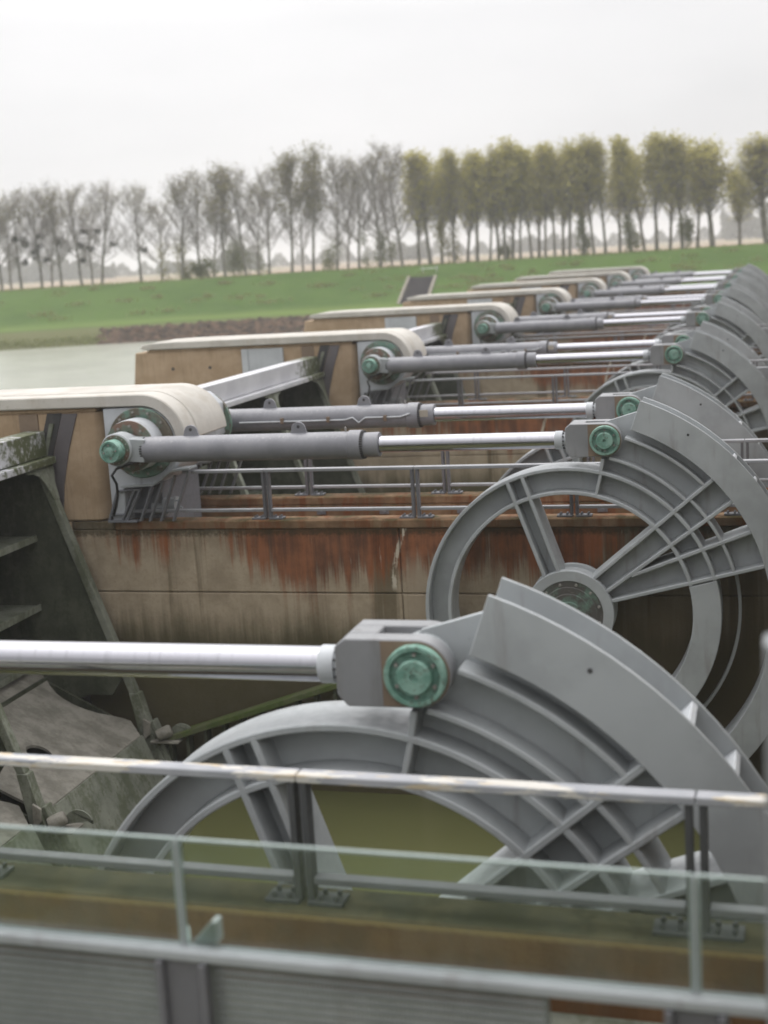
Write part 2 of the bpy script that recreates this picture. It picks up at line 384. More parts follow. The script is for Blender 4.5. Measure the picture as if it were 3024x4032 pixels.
M['basin'] = water_mat('still_green_basin_water', (0.105,0.108,0.045), 0.05, 0.08, 1.2)

def terrain_mat():
    m = Mat('bank_grass_and_field', 0.9, spec=0.1)
    # distance from the eye measured along the direction the bank is square to
    d = m.n('ShaderNodeVectorMath', operation='DOT_PRODUCT'); m.l(m.pos, d.inputs[0]); d.inputs[1].default_value = FWD; D = d.outputs['Value']
    n1 = m.noise(0.12,5,0.6); n2 = m.noise(0.9,6,0.7); n3 = m.noise(0.03,4,0.6)
    g = m.mix(m.ramp(n1,0.35,0.65), (0.042,0.082,0.011), (0.057,0.104,0.016))
    g = m.mix(m.math('MULTIPLY', m.ramp(n2,0.46,0.66),0.4), g, (0.070,0.098,0.026))
    g = m.mix(m.math('MULTIPLY', m.ramp(m.noise(0.35,5,0.65),0.52,0.66),0.4), g, (0.036,0.066,0.012))
    g = m.mix(m.ramp(D,142.6,143.4), (0.10,0.105,0.045), g)                           # coarser growth on the wet foot of the bank
    g = m.mix(m.math('MULTIPLY', m.ramp(D,149,145), m.ramp(D,142.5,144.5)), g, (0.100,0.145,0.034))  # mown path along the water
    f = m.mix(m.ramp(n3,0.4,0.6), (0.30,0.215,0.165), (0.26,0.21,0.15))
    f = m.mix(m.ramp(m.noise(0.012,3,0.5),0.52,0.58), f, (0.13,0.16,0.07))
    m.color(m.mix(m.ramp(m.math('ADD',D,m.math('MULTIPLY',n1,14)),189,203), g, f)); m.bump(n2,0.4,0.15); return m.m
M['terrain'] = terrain_mat()
M['stone'] = paint('riprap_stone', (0.070,0.043,0.027), 0.9, dirt=(0.21,0.155,0.105), amt=0.95, var=0.7)
M['stair'] = paint('dark_stair_treads', (0.06,0.053,0.055), 0.85, amt=0.4)
M['stair_edge'] = paint('pale_stair_kerb', (0.34,0.31,0.26), 0.85)
M['white'] = paint('white_board', (0.62,0.64,0.62), 0.6)

def leafy(name, c0, c1, trans=0.25):
    m = Mat(name, 0.8, spec=0.15)
    a = m.noise(0.35,3,0.6); m.color(m.mix(m.ramp(a,0.35,0.65), c0, c1))
    nt = m.nt; t = nt.nodes.new('ShaderNodeBsdfTranslucent'); t.inputs[0].default_value = (*c1,1)
    mx = nt.nodes.new('ShaderNodeMixShader'); mx.inputs[0].default_value = trans
    m.l(m.b.outputs[0], mx.inputs[1]); m.l(t.outputs[0], mx.inputs[2]); m.l(mx.outputs[0], nt.nodes['Material Output'].inputs['Surface'])
    return m.m
M['leaf_gold'] = leafy('golden_olive_spring_leaves', (0.35,0.325,0.095), (0.46,0.42,0.14), 0.45)
M['leaf_olive'] = leafy('olive_spring_leaves', (0.16,0.15,0.055), (0.22,0.20,0.07), 0.35)
M['leaf_green'] = leafy('dull_green_shrub_leaves', (0.11,0.12,0.045), (0.15,0.16,0.06))
M['leaf_far'] = leafy('far_wood_foliage', (0.11,0.12,0.10), (0.15,0.155,0.125))
M['mistle'] = leafy('mistletoe', (0.03,0.034,0.014), (0.045,0.05,0.02))
M['bark'] = paint('poplar_bark', (0.20,0.185,0.155), 0.9, dirt=(0.07,0.075,0.04), amt=0.6, var=0.25)
M['twig'] = paint('grey_brown_twigs', (0.25,0.225,0.21), 0.9, var=0.2)

# ------------------------------------------------------------------ counterweight wheels (front face at y = Y0)
def pol(r, a, cx=WX, cz=WZ): return (cx+r*math.cos(R(a)), cz+r*math.sin(R(a)))
DEP = 0.58
PINX, PINZ = pol(2.88, 76.8)
def make_wheel(Y0, label):
    t = thing('counterweight_wheel', (WX, Y0+DEP/2, WZ), label, 'wheel', 'counterweight wheels along the dam')
    y0, y1 = Y0, Y0+DEP; w0, w1 = Y0+0.26, Y0+0.30
    m = MB()
    m.arc(WX,WZ,2.325,2.385,13.5,272,y0,y1); m.arc(WX,WZ,1.945,2.005,13.5,272,y0,y1)
    m.arc(WX,WZ,2.0,2.33,13.5,272,w0,w1)
    m.arc(WX,WZ,1.945,2.385,-88,13.4,y0+0.003,y1-0.003)
    m.line(pol(1.98,75.8),pol(2.34,75.8),0.05,y0+0.004,y1-0.004)
    rim = part('rim', m, M['steel'], t, 0.010)
    for fl, poly in (
        (((.66,123),(2.36,113.2)),((.64,102),(2.36,107))), [(.62,120),(2.0,113.8),(2.0,106.6),(.62,103)]), \
        ((((.64,56.4),(3.17,43.2)),((.62,30.2),(3.17,35.1))), [(.6,52),(3.17,43),(3.17,35.3),(.6,32)]), \
        ((((1.18,32.0),(3.17,24.9)),((.6,17.7),(3.17,14.4))), [(.6,30.0),(1.5,29.6),(3.17,24.7),(3.17,14.6),(.6,18)]), \
        ((((.64,250),(1.96,244)),((.62,228),(1.96,234))), [(.6,248),(1.96,243.6),(1.96,234.4),(.6,230)]):
        s = MB()
        for a, b in fl: s.line(pol(*a), pol(*b), 0.06, y0-0.003, y1+0.003)
        s.xz([pol(*p) for p in poly], w0-0.003, w1+0.003)
        part('spoke', s, M['steel'], t, 0.010)
    m = MB()       # sector plate that carries the pin and the ballast box
    pts = [pol(2.36,a) for a in range(76,41,-3)]+[pol(3.18,a) for a in range(43,70,3)]+[pol(3.40,70.6),pol(3.13,78.2),pol(2.9,81.5),pol(2.66,81),pol(2.60,77.5)]
    m.xz(pts, w0-0.005, w1+0.005)
    part('sector_plate', m, M['steel'], t, 0.006)
    for r, a0, a1 in ((2.61,43.4,74.2),(2.98,43.4,71.2),(2.67,14.2,43.2)):
        m = MB(); m.arc(WX,WZ,r-0.025,r+0.025,a0,a1,y0+0.004,y1-0.004); part('stiffener', m, M['steel'], t, 0.010)
    m = MB(); m.line(pol(2.36,76),pol(2.58,76.3),0.055,y0+0.004,y1-0.004); part('stiffener', m, M['steel'], t, 0.010)
    m = MB(); m.arc(WX,WZ,2.63,2.68,-88,13.6,y1-0.12,y1-0.02); part('guard_ring', m, M['steel'], t, 0.005)
    # ballast box
    m = MB()
    m.arc(WX,WZ,3.14,3.62,-58,70.3,y0-0.03,y0+0.005); m.arc(WX,WZ,3.14,3.62,-58,70.3,y1-0.08,y1-0.045)
    m.arc(WX,WZ,3.14,3.18,-58,70.1,y0+0.004,y1-0.079)
    cw = part('counterweight', m, M['steel'], t, 0.006)
    m = MB(); m.arc(WX,WZ,3.17,3.40,44,70.0,y0+0.006,y1-0.082); part('ballast_cover', m, M['steel'], cw, 0.006)
    for a in (43.2, 35.6, 27.6, 19.6, 11.6, 3.6, -8, -20, -32, -44, -56):
        m = MB(); m.line(pol(3.17,a),pol(3.60,a),0.06,y0+0.006,y1-0.082)
        p, q, s = pol(3.50,a+0.6), pol(3.50,a+3.2), pol(3.60,a+0.6)
        m.xz([p,q,s], y0+0.05, y0+0.11); part('cross_plate', m, M['steel_light'], cw, 0.006)
    m = MB(); p = pol(3.45,56); m.cyl((p[0],y0-0.034,p[1]),(p[0],y0-0.02,p[1]),0.02,10); part('drain_hole', m, M['slot'], cw)
    m = MB(); m.lathe((PINX,Y0,PINZ),(0,1,0),[(0.175,0.235),(0.40,0.235)],36); part('pin_eye', m, M['steel'], t, 0.008)
    m = MB()
    m.lathe((WX,Y0,WZ),(0,1,0),[(-0.02,0.58),(-0.02,0.70),(0.02,0.72),(0.10,0.72),(0.12,0.66),(DEP-0.12,0.66),(DEP-0.1,0.72),(DEP+0.02,0.71),(DEP+0.02,0.4)],56)
    m.arc(WX,WZ,0.55,0.72,0,360,Y0-0.05,Y0-0.018,56)
    hub = part('hub', m, M['steel'], t, 0.008)
    m = MB(); m.lathe((WX,Y0,WZ),(0,1,0),[(-0.075,0.02),(-0.075,0.20),(-0.05,0.21),(-0.05,0.33),(-0.035,0.34),(-0.035,0.44),(-0.028,0.45),(-0.028,0.56),(0.0,0.56)],56)
    hc = part('hub_cap', m, M['bronze'], hub, 0.0)
    m = MB()
    for k in range(12):
        a = 30*k+15; p = pol(0.50,a); m.cyl((p[0],Y0-0.06,p[1]),(p[0],Y0-0.026,p[1]),0.022,8)
    part('bolt_ring', m, M['bolt'], hub)
    m = MB(); m.lathe((WX,Y0,WZ),(0,1,0),[(DEP,0.50),(DEP+0.385,0.50)],40); part('axle', m, M['steel_dark'], t)
    return t

# ------------------------------------------------------------------ hydraulic cylinders
AXZ = -3.045
def make_cyl(Y0, flip, label):
    """built for the near side of a pier; flip mirrors it for the far side"""
    ym = Y0+0.275
    fx = (lambda p: Vector((p.x, 2*ym-p.y, p.z))) if flip else (lambda p: p)
    t = thing('hydraulic_cylinder', (-7.0, ym, AXZ), label, 'cylinder', 'hydraulic cylinders along the dam')
    P = lambda n, m, mat, par=t, bev=0.0: part(n, m.moved(fx), mat, par, bev)
    m = MB(); m.lathe((0,ym,AXZ),(1,0,0),[(-10.50,0.19),(-10.47,0.225),(-6.80,0.225),(-6.78,0.246),(-6.57,0.246),(-6.555,0.20),(-6.29,0.205),(-6.27,0.198),(-6.27,0.145)],48)
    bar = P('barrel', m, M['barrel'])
    for x, r, n in ((-6.545,0.222,34),(-10.50,0.205,30)):
        m = MB()
        for k in range(n):
            a = 2*math.pi*k/n; m.cyl((x-0.02,ym+r*math.cos(a),AXZ+r*math.sin(a)),(x+0.022,ym+r*math.cos(a),AXZ+r*math.sin(a)),0.015,6)
        P('bolt_ring', m, M['slot'], bar)
    for x in (-9.62,-7.67):
        m = MB(); n = 16
        pts = [(x+0.16,AXZ+0.19),(x-0.16,AXZ+0.19)]+[(x+0.125*math.cos(R(a)),AXZ+0.285+0.125*math.sin(R(a))) for a in range(180,-1,-15)]
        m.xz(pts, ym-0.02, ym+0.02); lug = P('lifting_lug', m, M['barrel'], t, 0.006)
        m = MB(); m.cyl((x,ym-0.024,AXZ+0.33),(x,ym+0.024,AXZ+0.33),0.028,12); P('lug_hole', m, M['slot'], lug)
    m = MB(); m.cyl((-6.85,ym,AXZ+0.22),(-6.85,ym,AXZ+0.30),0.018,8); P('bleed_valve', m, M['bolt'], bar)
    m = MB(); m.lathe((0,ym,AXZ),(1,0,0),[(-6.30,0.138),(-3.36,0.138)],40); P('rod', m, M['chrome'])
    m = MB(); m.lathe((0,ym,AXZ),(1,0,0),[(-3.36,0.139),(-3.35,0.148),(-3.235,0.148),(-3.225,0.125),(-3.14,0.125)],36); rc = P('rod_collar', m, M['steel_light'])
    m = MB()
    for k in range(12):
        a = 2*math.pi*k/12; m.cyl((-3.235,ym+0.136*math.cos(a),AXZ+0.136*math.sin(a)),(-3.205,ym+0.136*math.cos(a),AXZ+0.136*math.sin(a)),0.010,6)
    P('bolt_ring', m, M['slot'], rc)
    # fork head
    zt, zb = PINZ+0.262, PINZ-0.262
    m = MB()
    xl, xs = -3.165, -2.87
    m.xz([(xl,PINZ-0.17),(xl+0.08,zb),(xs,zb),(xs,zt),(xl+0.08,zt),(xl,PINZ+0.20)], Y0+0.168, Y0+0.382)
    cheek = [(xl,PINZ-0.17),(xl+0.08,zb),(PINX,zb)]+[(PINX+0.262*math.cos(R(a)),PINZ+0.262*math.sin(R(a))) for a in range(-80,81,10)]+[(PINX,zt),(xl+0.08,zt),(xl,PINZ+0.20)]
    m.xz(cheek, Y0, Y0+0.17); m.xz(cheek, Y0+0.38, Y0+0.55)
    ck = P('fork_head', m, M['fork'], t, 0.009)
    for ya, yb in ((Y0-0.004,Y0-0.0005),(Y0+0.5505,Y0+0.554)):
        m = MB(); xb = PINX-0.265
        m.xz([(xb,zb+0.012),(PINX,zb+0.012)]+[(PINX+0.252*math.cos(R(a)),PINZ+0.252*math.sin(R(a))) for a in range(-80,81,10)]+[(PINX,zt-0.012),(xb,zt-0.012)], ya, yb)
        P('wear_face', m, M['wear'], ck)
    for s, yb in ((-1,Y0-0.005),(1,Y0+0.555)):
        m = MB(); m.lathe((PINX,yb,PINZ),(0,s,0),[(0,0.236),(0.055,0.236),(0.066,0.226),(0.066,0.196),(0.014,0.186),(0.014,0.135),(0.085,0.132),(0.094,0.122),(0.094,0.03),(0.07,0.025),(0.07,0.01)],40)
        pc = P('pin_cover', m, M['verdigris'], t)
        m = MB()
        for k in range(6):
            a = 60*k+30; p = pol(0.162,a,PINX,PINZ); m.cyl((p[0],yb+s*0.012,p[1]),(p[0],yb+s*0.044,p[1]),0.016,8)
        P('bolt_ring', m, M['bolt'], pc)
    # eye at the trunnion end
    ex, ez = -10.92, -3.0
    m = MB(); m.lathe((ex,Y0,ez),(0,1,0),[(-0.02,0.245),(-0.02,0.27),(0.0,0.285),(0.28,0.285),(0.30,0.27)],40)
    m.bar((ex+0.12,ym-0.06,ez-0.01),(-10.46,ym-0.02,AXZ),0.34,0.40)
    P('rod_eye', m, M['steel'], t, 0.01)
    m = MB(); m.lathe((ex,Y0,ez),(0,1,0),[(-0.045,0.17),(-0.045,0.262),(-0.021,0.262)],40)
    ef = P('eye_ring', m, M['rusty'])
    m = MB()
    for k in range(14):
        p = pol(0.235,360/14*k,ex,ez); m.cyl((p[0],Y0-0.06,p[1]),(p[0],Y0-0.044,p[1]),0.012,6)
    P('bolt_ring', m, M['bolt'], ef)
    m = MB(); m.lathe((ex,Y0,ez),(0,-1,0),[(0.03,0.195),(0.25,0.195),(0.27,0.185),(0.27,0.15),(0.245,0.145),(0.245,0.085),(0.275,0.08),(0.28,0.07),(0.28,0.01)],36)
    ec = P('eye_cap', m, M['verdigris'])
    m = MB()
    for k in range(4):
        p = pol(0.115,90*k+8,ex,ez); m.cyl((p[0],Y0-0.262,p[1]),(p[0],Y0-0.243,p[1]),0.017,8)
    P('bolt_ring', m, M['bolt'], ec)
    # oil pipe clipped along the pier side, hose from the eye down to the pier
    yp = ym+0.242
    m = MB(); m.tube([(-10.2,yp,-3.07),(-8.0,yp,-3.07),(-7.85,yp,-3.03),(-7.73,yp+0.01,-3.13),(-7.6,yp,-3.04),(-6.9,yp,-3.04),(-6.7,yp+0.02,-2.98)],0.016,8)
    pipe = P('oil_pipe', m, M['steel_light'])
    for x in (-9.3,-8.35,-7.2):
        m = MB(); m.box(x-0.03,x+0.03,yp-0.03,yp+0.03,-3.11,-3.0); P('pipe_clip', m, M['wear'], pipe)
    m = MB(); m.box(-6.53,-6.36,yp-0.052,yp-0.032,-3.06,-2.93); P('type_plate', m, M['stair_edge'])
    m = MB(); m.tube([(-10.55,ym+0.1,-3.22),(-10.72,Y0+0.05,-3.25),(-10.95,Y0,-3.33),(-11.06,Y0+0.02,-3.45),(-11.05,Y0+0.15,-3.62),(-11.15,Y0+0.35,-3.85),(-11.33,Y0+0.6,-4.1),(-11.5,Y0+0.8,-4.3)],0.024,8)
    P('hose', m, M['black'])
    return t

# ------------------------------------------------------------------ railings
def make_fence(y, mat, label, x0=-11.42, x1=2.9, top0=-10.2, dark=None):
    t = thing('railing', (-3.21, y, -4.44), label, 'railing', 'railings along the pier tops')
    xs = [-8.63,-5.92,-3.21,-0.50,2.21]
    cuts = [top0]+xs+[x1]
    m = MB()
    for a, b in zip(cuts[:-1], cuts[1:]): m.box(a+(0.004 if a!=top0 else 0), b-0.004, y-0.065, y+0.065, -3.60, -3.545)
    part('top_rail', m, mat, t, 0.008)
    m = MB(); cuts = [x0]+xs+[x1]
    for a, b in zip(cuts[:-1], cuts[1:]): m.box(a+0.075, b-0.075, y-0.05, y+0.05, -4.305, -4.255)
    part('lower_rail', m, mat if dark is None else M['post_dark'], t, 0.006)
    for x in xs:
        m = MB()
        m.box(x-0.07,x-0.022,y-0.055,y+0.055,-4.42,-3.603); m.box(x+0.022,x+0.07,y-0.055,y+0.055,-4.42,-3.603)
        p = part('post', m, M['post_dark'] if dark is None else dark, t, 0.004)
        m = MB()
        for s in (-1,1):
            a, b = sorted((x+s*0.03, x+s*0.29)); m.box(a,b,y-0.09,y+0.09,-4.438,-4.41)
            for q in (0.12,0.23):
                for yy in (-0.05,0.05): m.cyl((x+s*q,y+yy,-4.41),(x+s*q,y+yy,-4.375),0.02,6)
        part('base_plate', m, M['steel_dark'] if dark is None else M['post_black'], p, 0.003)
    return t

# ------------------------------------------------------------------ piers
def cap_path(grow=0.0):
    cx, cz, ro, ri = -10.82, -2.985, 0.85+grow, 0.635
    top, bot = -2.985+0.85+grow, -2.345
    out = [(-18.37,-2.31),(-18.30,top-0.07),(-18.0,top-0.02),(-17.2,top)]+[(cx+ro*math.cos(R(a)),cz+ro*math.sin(R(a))) for a in range(90,-1,-6)]
    inn = [(cx+ri*math.cos(R(a)),cz+ri*math.sin(R(a))) for a in range(0,91,6)]+[(-18.2,bot)]
    return out+inn
def make_pier(k, label):
    yc = YC[k]; f, b = yc-1.30, yc+1.30
    t = thing('dam_pier', (-8.0, yc, WATER-1.5), label, 'pier', 'concrete dam piers')
    m = MB()
    m.box(-18.55,3.2,f+0.04,b-0.04,-12,-4.90)
    for ya, yb in ((f,f+0.2),(b-0.2,b)):
        m.box(-12.43,-11.57,ya+0.003,yb-0.003,-4.594,-4.447)
        for xa, xb in ((-12.43,-6.235),(-6.215,3.22)):
            m.box(xa,xb,ya,yb,-5.745,-4.60); m.box(xa,xb,ya,yb,-12,-5.772)
    wall = part('low_wall', m, M['wall'], t, 0.012)
    for ya, yb in ((f-0.03,f+0.36),(b-0.36,b+0.03)):
        m = MB(); m.box(-11.56,3.24,ya,yb,-4.597,-4.44); yi = (yb-0.02,yb-0.003)[0]
        if ya < yc: m.box(-11.5,3.2,yb-0.16,yb-0.003,-4.95,-4.597)
        else: m.box(-11.5,3.2,ya+0.003,ya+0.16,-4.95,-4.597)
        part('kerb', m, M['kerb'], t, 0.02)
    for x in (-8.35,-7.1,-5.6,-3.0):
        m = MB(); yk = b-0.36; m.box(x-0.09,x+0.09,yk-0.02,yk+0.002,-4.78,-4.64); m.cyl((x,yk-0.05,-4.74),(x,yk-0.018,-4.74),0.035,10); part('anchor_plate', m, M['steel_dark'], t, 0.004)
    m = MB()
    bl = lambda z0, z1, xl0, xl1, xr0, xr1: m.add(
        [(xl0,f,z0),(xr0-0.18,f,z0),(xr0,f+0.2,z0),(xr0,b-0.2,z0),(xr0-0.18,b,z0),(xl0,b,z0),
         (xl1,f,z1),(xr1-0.18,f,z1),(xr1,f+0.2,z1),(xr1,b-0.2,z1),(xr1-0.18,b,z1),(xl1,b,z1)],
        [(0,5,4,3,2,1),(6,7,8,9,10,11)]+[(i,(i+1)%6,6+(i+1)%6,6+i) for i in range(6)])
    bl(-4.43,-2.43,-18.85,-18.60,-11.70,-11.58)
    m.box(-19.2,-12.45,f+0.002,b-0.002,-12,-4.432)
    m.box(-18.2,-11.72,f-0.02,b+0.02,-2.429,-2.36)
    blk = part('upper_block', m, M['block'], t, 0.03)
    for x in (-17.4,-16.2):
        m = MB(); m.cyl((x,f-0.004,-2.95),(x,f+0.05,-2.95),0.05,14); part('tie_hole', m, M['slot'], blk)
    # steel in the gate slot
    for s, fy in ((-1,f),(1,b)):
        y0, y1 = (fy-0.03, fy+0.02) if s < 0 else (fy-0.02, fy+0.03)
        m = MB()
        def strip(pl, pr): m.xz(pl+pr[::-1], y0, y1)
        strip([(-12.40,-2.45),(-12.62,-3.1),(-12.77,-3.76),(-12.85,-4.4),(-12.88,-5.2),(-12.86,-6.2),(-12.7,-7.8),(-12.4,-9.4)],[(-12.10,-2.45),(-12.33,-3.1),(-12.50,-3.76),(-12.585,-4.4),(-12.61,-5.2),(-12.59,-6.2),(-12.43,-7.8),(-12.13,-9.4)])
        part('gate_guide', m, M['guide'], t, 0.006)
        m = MB(); strip([(-12.70,-2.44),(-12.92,-3.1),(-13.06,-3.76),(-13.2,-5.2),(-13.1,-7),(-12.8,-9.2)],[(-12.41,-2.44),(-12.635,-3.1),(-12.785,-3.76),(-12.9,-5.2),(-12.88,-6.2),(-12.72,-7.8),(-12.42,-9.4)])
        m.moved(lambda p: Vector((p.x, p.y + (0.012 if s<0 else -0.012), p.z)))
        slot = part('gate_slot', m, M['slot'], t)
        m = MB(); ya, yb = sorted((fy+s*0.02, fy+s*0.045)); m.xz([(-12.66,-2.62),(-12.82,-3.1),(-12.90,-3.5),(-12.84,-3.5),(-12.74,-3.1),(-12.57,-2.62)], ya, yb); part('seal_strip', m, M['gate'], slot)
        m = MB(); m.box(-13.28,-12.90,y0,y1,-9.6,-2.445); part('slot_plate', m, M['wear'], t, 0.005)
        m = MB(); m.box(-15.15,-13.85,y0,y1,-5.0,-2.45); m.box(-15.15,-14.95,y0-0.03 if s<0 else y1,y0 if s<0 else y1+0.03,-5,-2.45); m.box(-14.02,-13.85,y0-0.03 if s<0 else y1,y0 if s<0 else y1+0.03,-5,-2.45)
        part('stoplog_guide', m, M['steel_light'], t, 0.005)
    # bearing housing
    m = MB(); cx, cz = -10.82, -2.985
    up = [(-11.56,-2.38)]+[(cx+0.615*math.cos(R(a)),cz+0.615*math.sin(R(a))) for a in range(90,-1,-9)]
    lo = [(cx+0.70*math.cos(R(a)),cz+0.74*math.sin(R(a))) for a in range(-20,-76,-8)]
    m.xz(up+lo+[(-10.68,-3.765),(-11.28,-3.80),(-11.3,-4.43),(-11.56,-4.43)], f-0.06, yc+0.02)
    m.xz([(-11.56,-2.38),(-10.6,-2.38),(-10.35,-2.6),(-10.35,-3.2),(-10.7,-3.5),(-11.2,-3.6),(-11.3,-4.43),(-11.56,-4.43)], yc+0.022, b+0.06)
    h = part('bearing_housing', m, M['steel_light'], t, 0.012)
    m = MB(); m.box(-11.5,-10.72,f+0.30,b-0.6,-4.9,-3.6); part('housing_base', m, M['steel_dark'], h)
    for s, fy in ((-1,f-0.06),(1,b+0.06)):
        m = MB(); lip = [(-11.3,-3.80),(-10.68,-3.775),(-10.50,-3.67),(-10.32,-3.53),(-9.95,-3.49)]
        ya, yb = sorted((fy-s*0.25, fy+s*0.10)); m.xz(lip+[(p[0],p[1]+0.035) for p in lip[::-1]], ya, yb); part('lip', m, M['steel'], h)
        m = MB(); yy = fy+s*0.02
        for (xa,za),(xb,zb2) in (((-11.62,-4.42),(-11.40,-3.86)),((-11.36,-4.42),(-11.06,-3.84)),((-11.27,-4.42),(-10.95,-3.83)),((-11.0,-4.42),(-10.72,-3.79)),((-10.82,-4.42),(-10.50,-3.70)),((-10.60,-4.42),(-10.26,-3.60)),((-10.36,-4.42),(-9.98,-3.52))):
            m.bar((xa,yy,za),(xb,yy,zb2),0.10,0.035)
        m.bar((-11.60,yy-0.002,-4.30),(-11.32,yy-0.002,-4.30),0.09,0.03); m.bar((-11.42,yy-0.002,-3.86),(-10.95,yy-0.002,-3.84),0.11,0.03)
        m.box(-11.62,-11.05,yy-0.08,yy+0.08,-4.435,-4.40)
        part('support_frame', m, M['steel_dark'], h, 0.004)
        for x, z in ((-10.68,-4.27),(-10.46,-4.20)) if s < 0 else ():
            m = MB(); y2 = fy-s*0.42; m.lathe((x-0.26,y2,z),(1,0,0),[(0,0.12),(0.22,0.12),(0.225,0.145),(0.26,0.145)],24)
            for k2 in range(4):
                a = R(90*k2+45); m.cyl((x,y2+0.11*math.cos(a),z+0.11*math.sin(a)),(x+0.06,y2+0.11*math.cos(a),z+0.11*math.sin(a)),0.018,6)
            part('oil_drum', m, M['steel'], h)
        m = MB(); m.lathe((-10.85,fy,-3.0),(0,s,0),[(-0.03,0.63),(0.05,0.63),(0.065,0.615),(0.065,0.50),(0.05,0.49)],56); ring = part('bronze_ring', m, M['ring'], h)
        m = MB()
        for k2 in range(12):
            p = pol(0.56,30*k2+10,-10.85,-3.0); m.cyl((p[0],fy+s*0.062,p[1]),(p[0],fy+s*0.09,p[1]),0.022,8)
        part('bolt_ring', m, M['bolt'], ring)
        m = MB(); m.lathe((-10.87,fy,-3.0),(0,s,0),[(0.0,0.46),(0.42,0.46),(0.44,0.45)],48); dr = part('trunnion_drum', m, M['steel_light'], h)
        m = MB(); m.lathe((-10.87,fy,-3.0),(0,s,0),[(0.435,0.45),(0.475,0.45),(0.48,0.44),(0.48,0.27),(0.46,0.26)],48); dc = part('trunnion_disc', m, M['rusty'], dr)
        m = MB()
        for k2 in range(10):
            p = pol(0.36,36*k2+12,-10.87,-3.0); m.cyl((p[0],fy+s*0.47,p[1]),(p[0],fy+s*0.505,p[1]),0.022,8)
        part('bolt_ring', m, M['bolt'], dc)
        m = MB(); m.lathe((-10.9,fy,-3.0),(0,s,0),[(0.40,0.25),(0.60,0.20),(0.80,0.20)],32); part('trunnion_pin', m, M['steel_light'], dr)
    m = MB(); m.xz(cap_path(), f-0.10, f+0.40); cap = part('cap', m, M['cap'], t, 0.02)
    m = MB(); m.xz(cap_path(0.008), f+0.412, f+1.80); part('cap_shell', m, M['cap'], cap, 0.02)
    return t

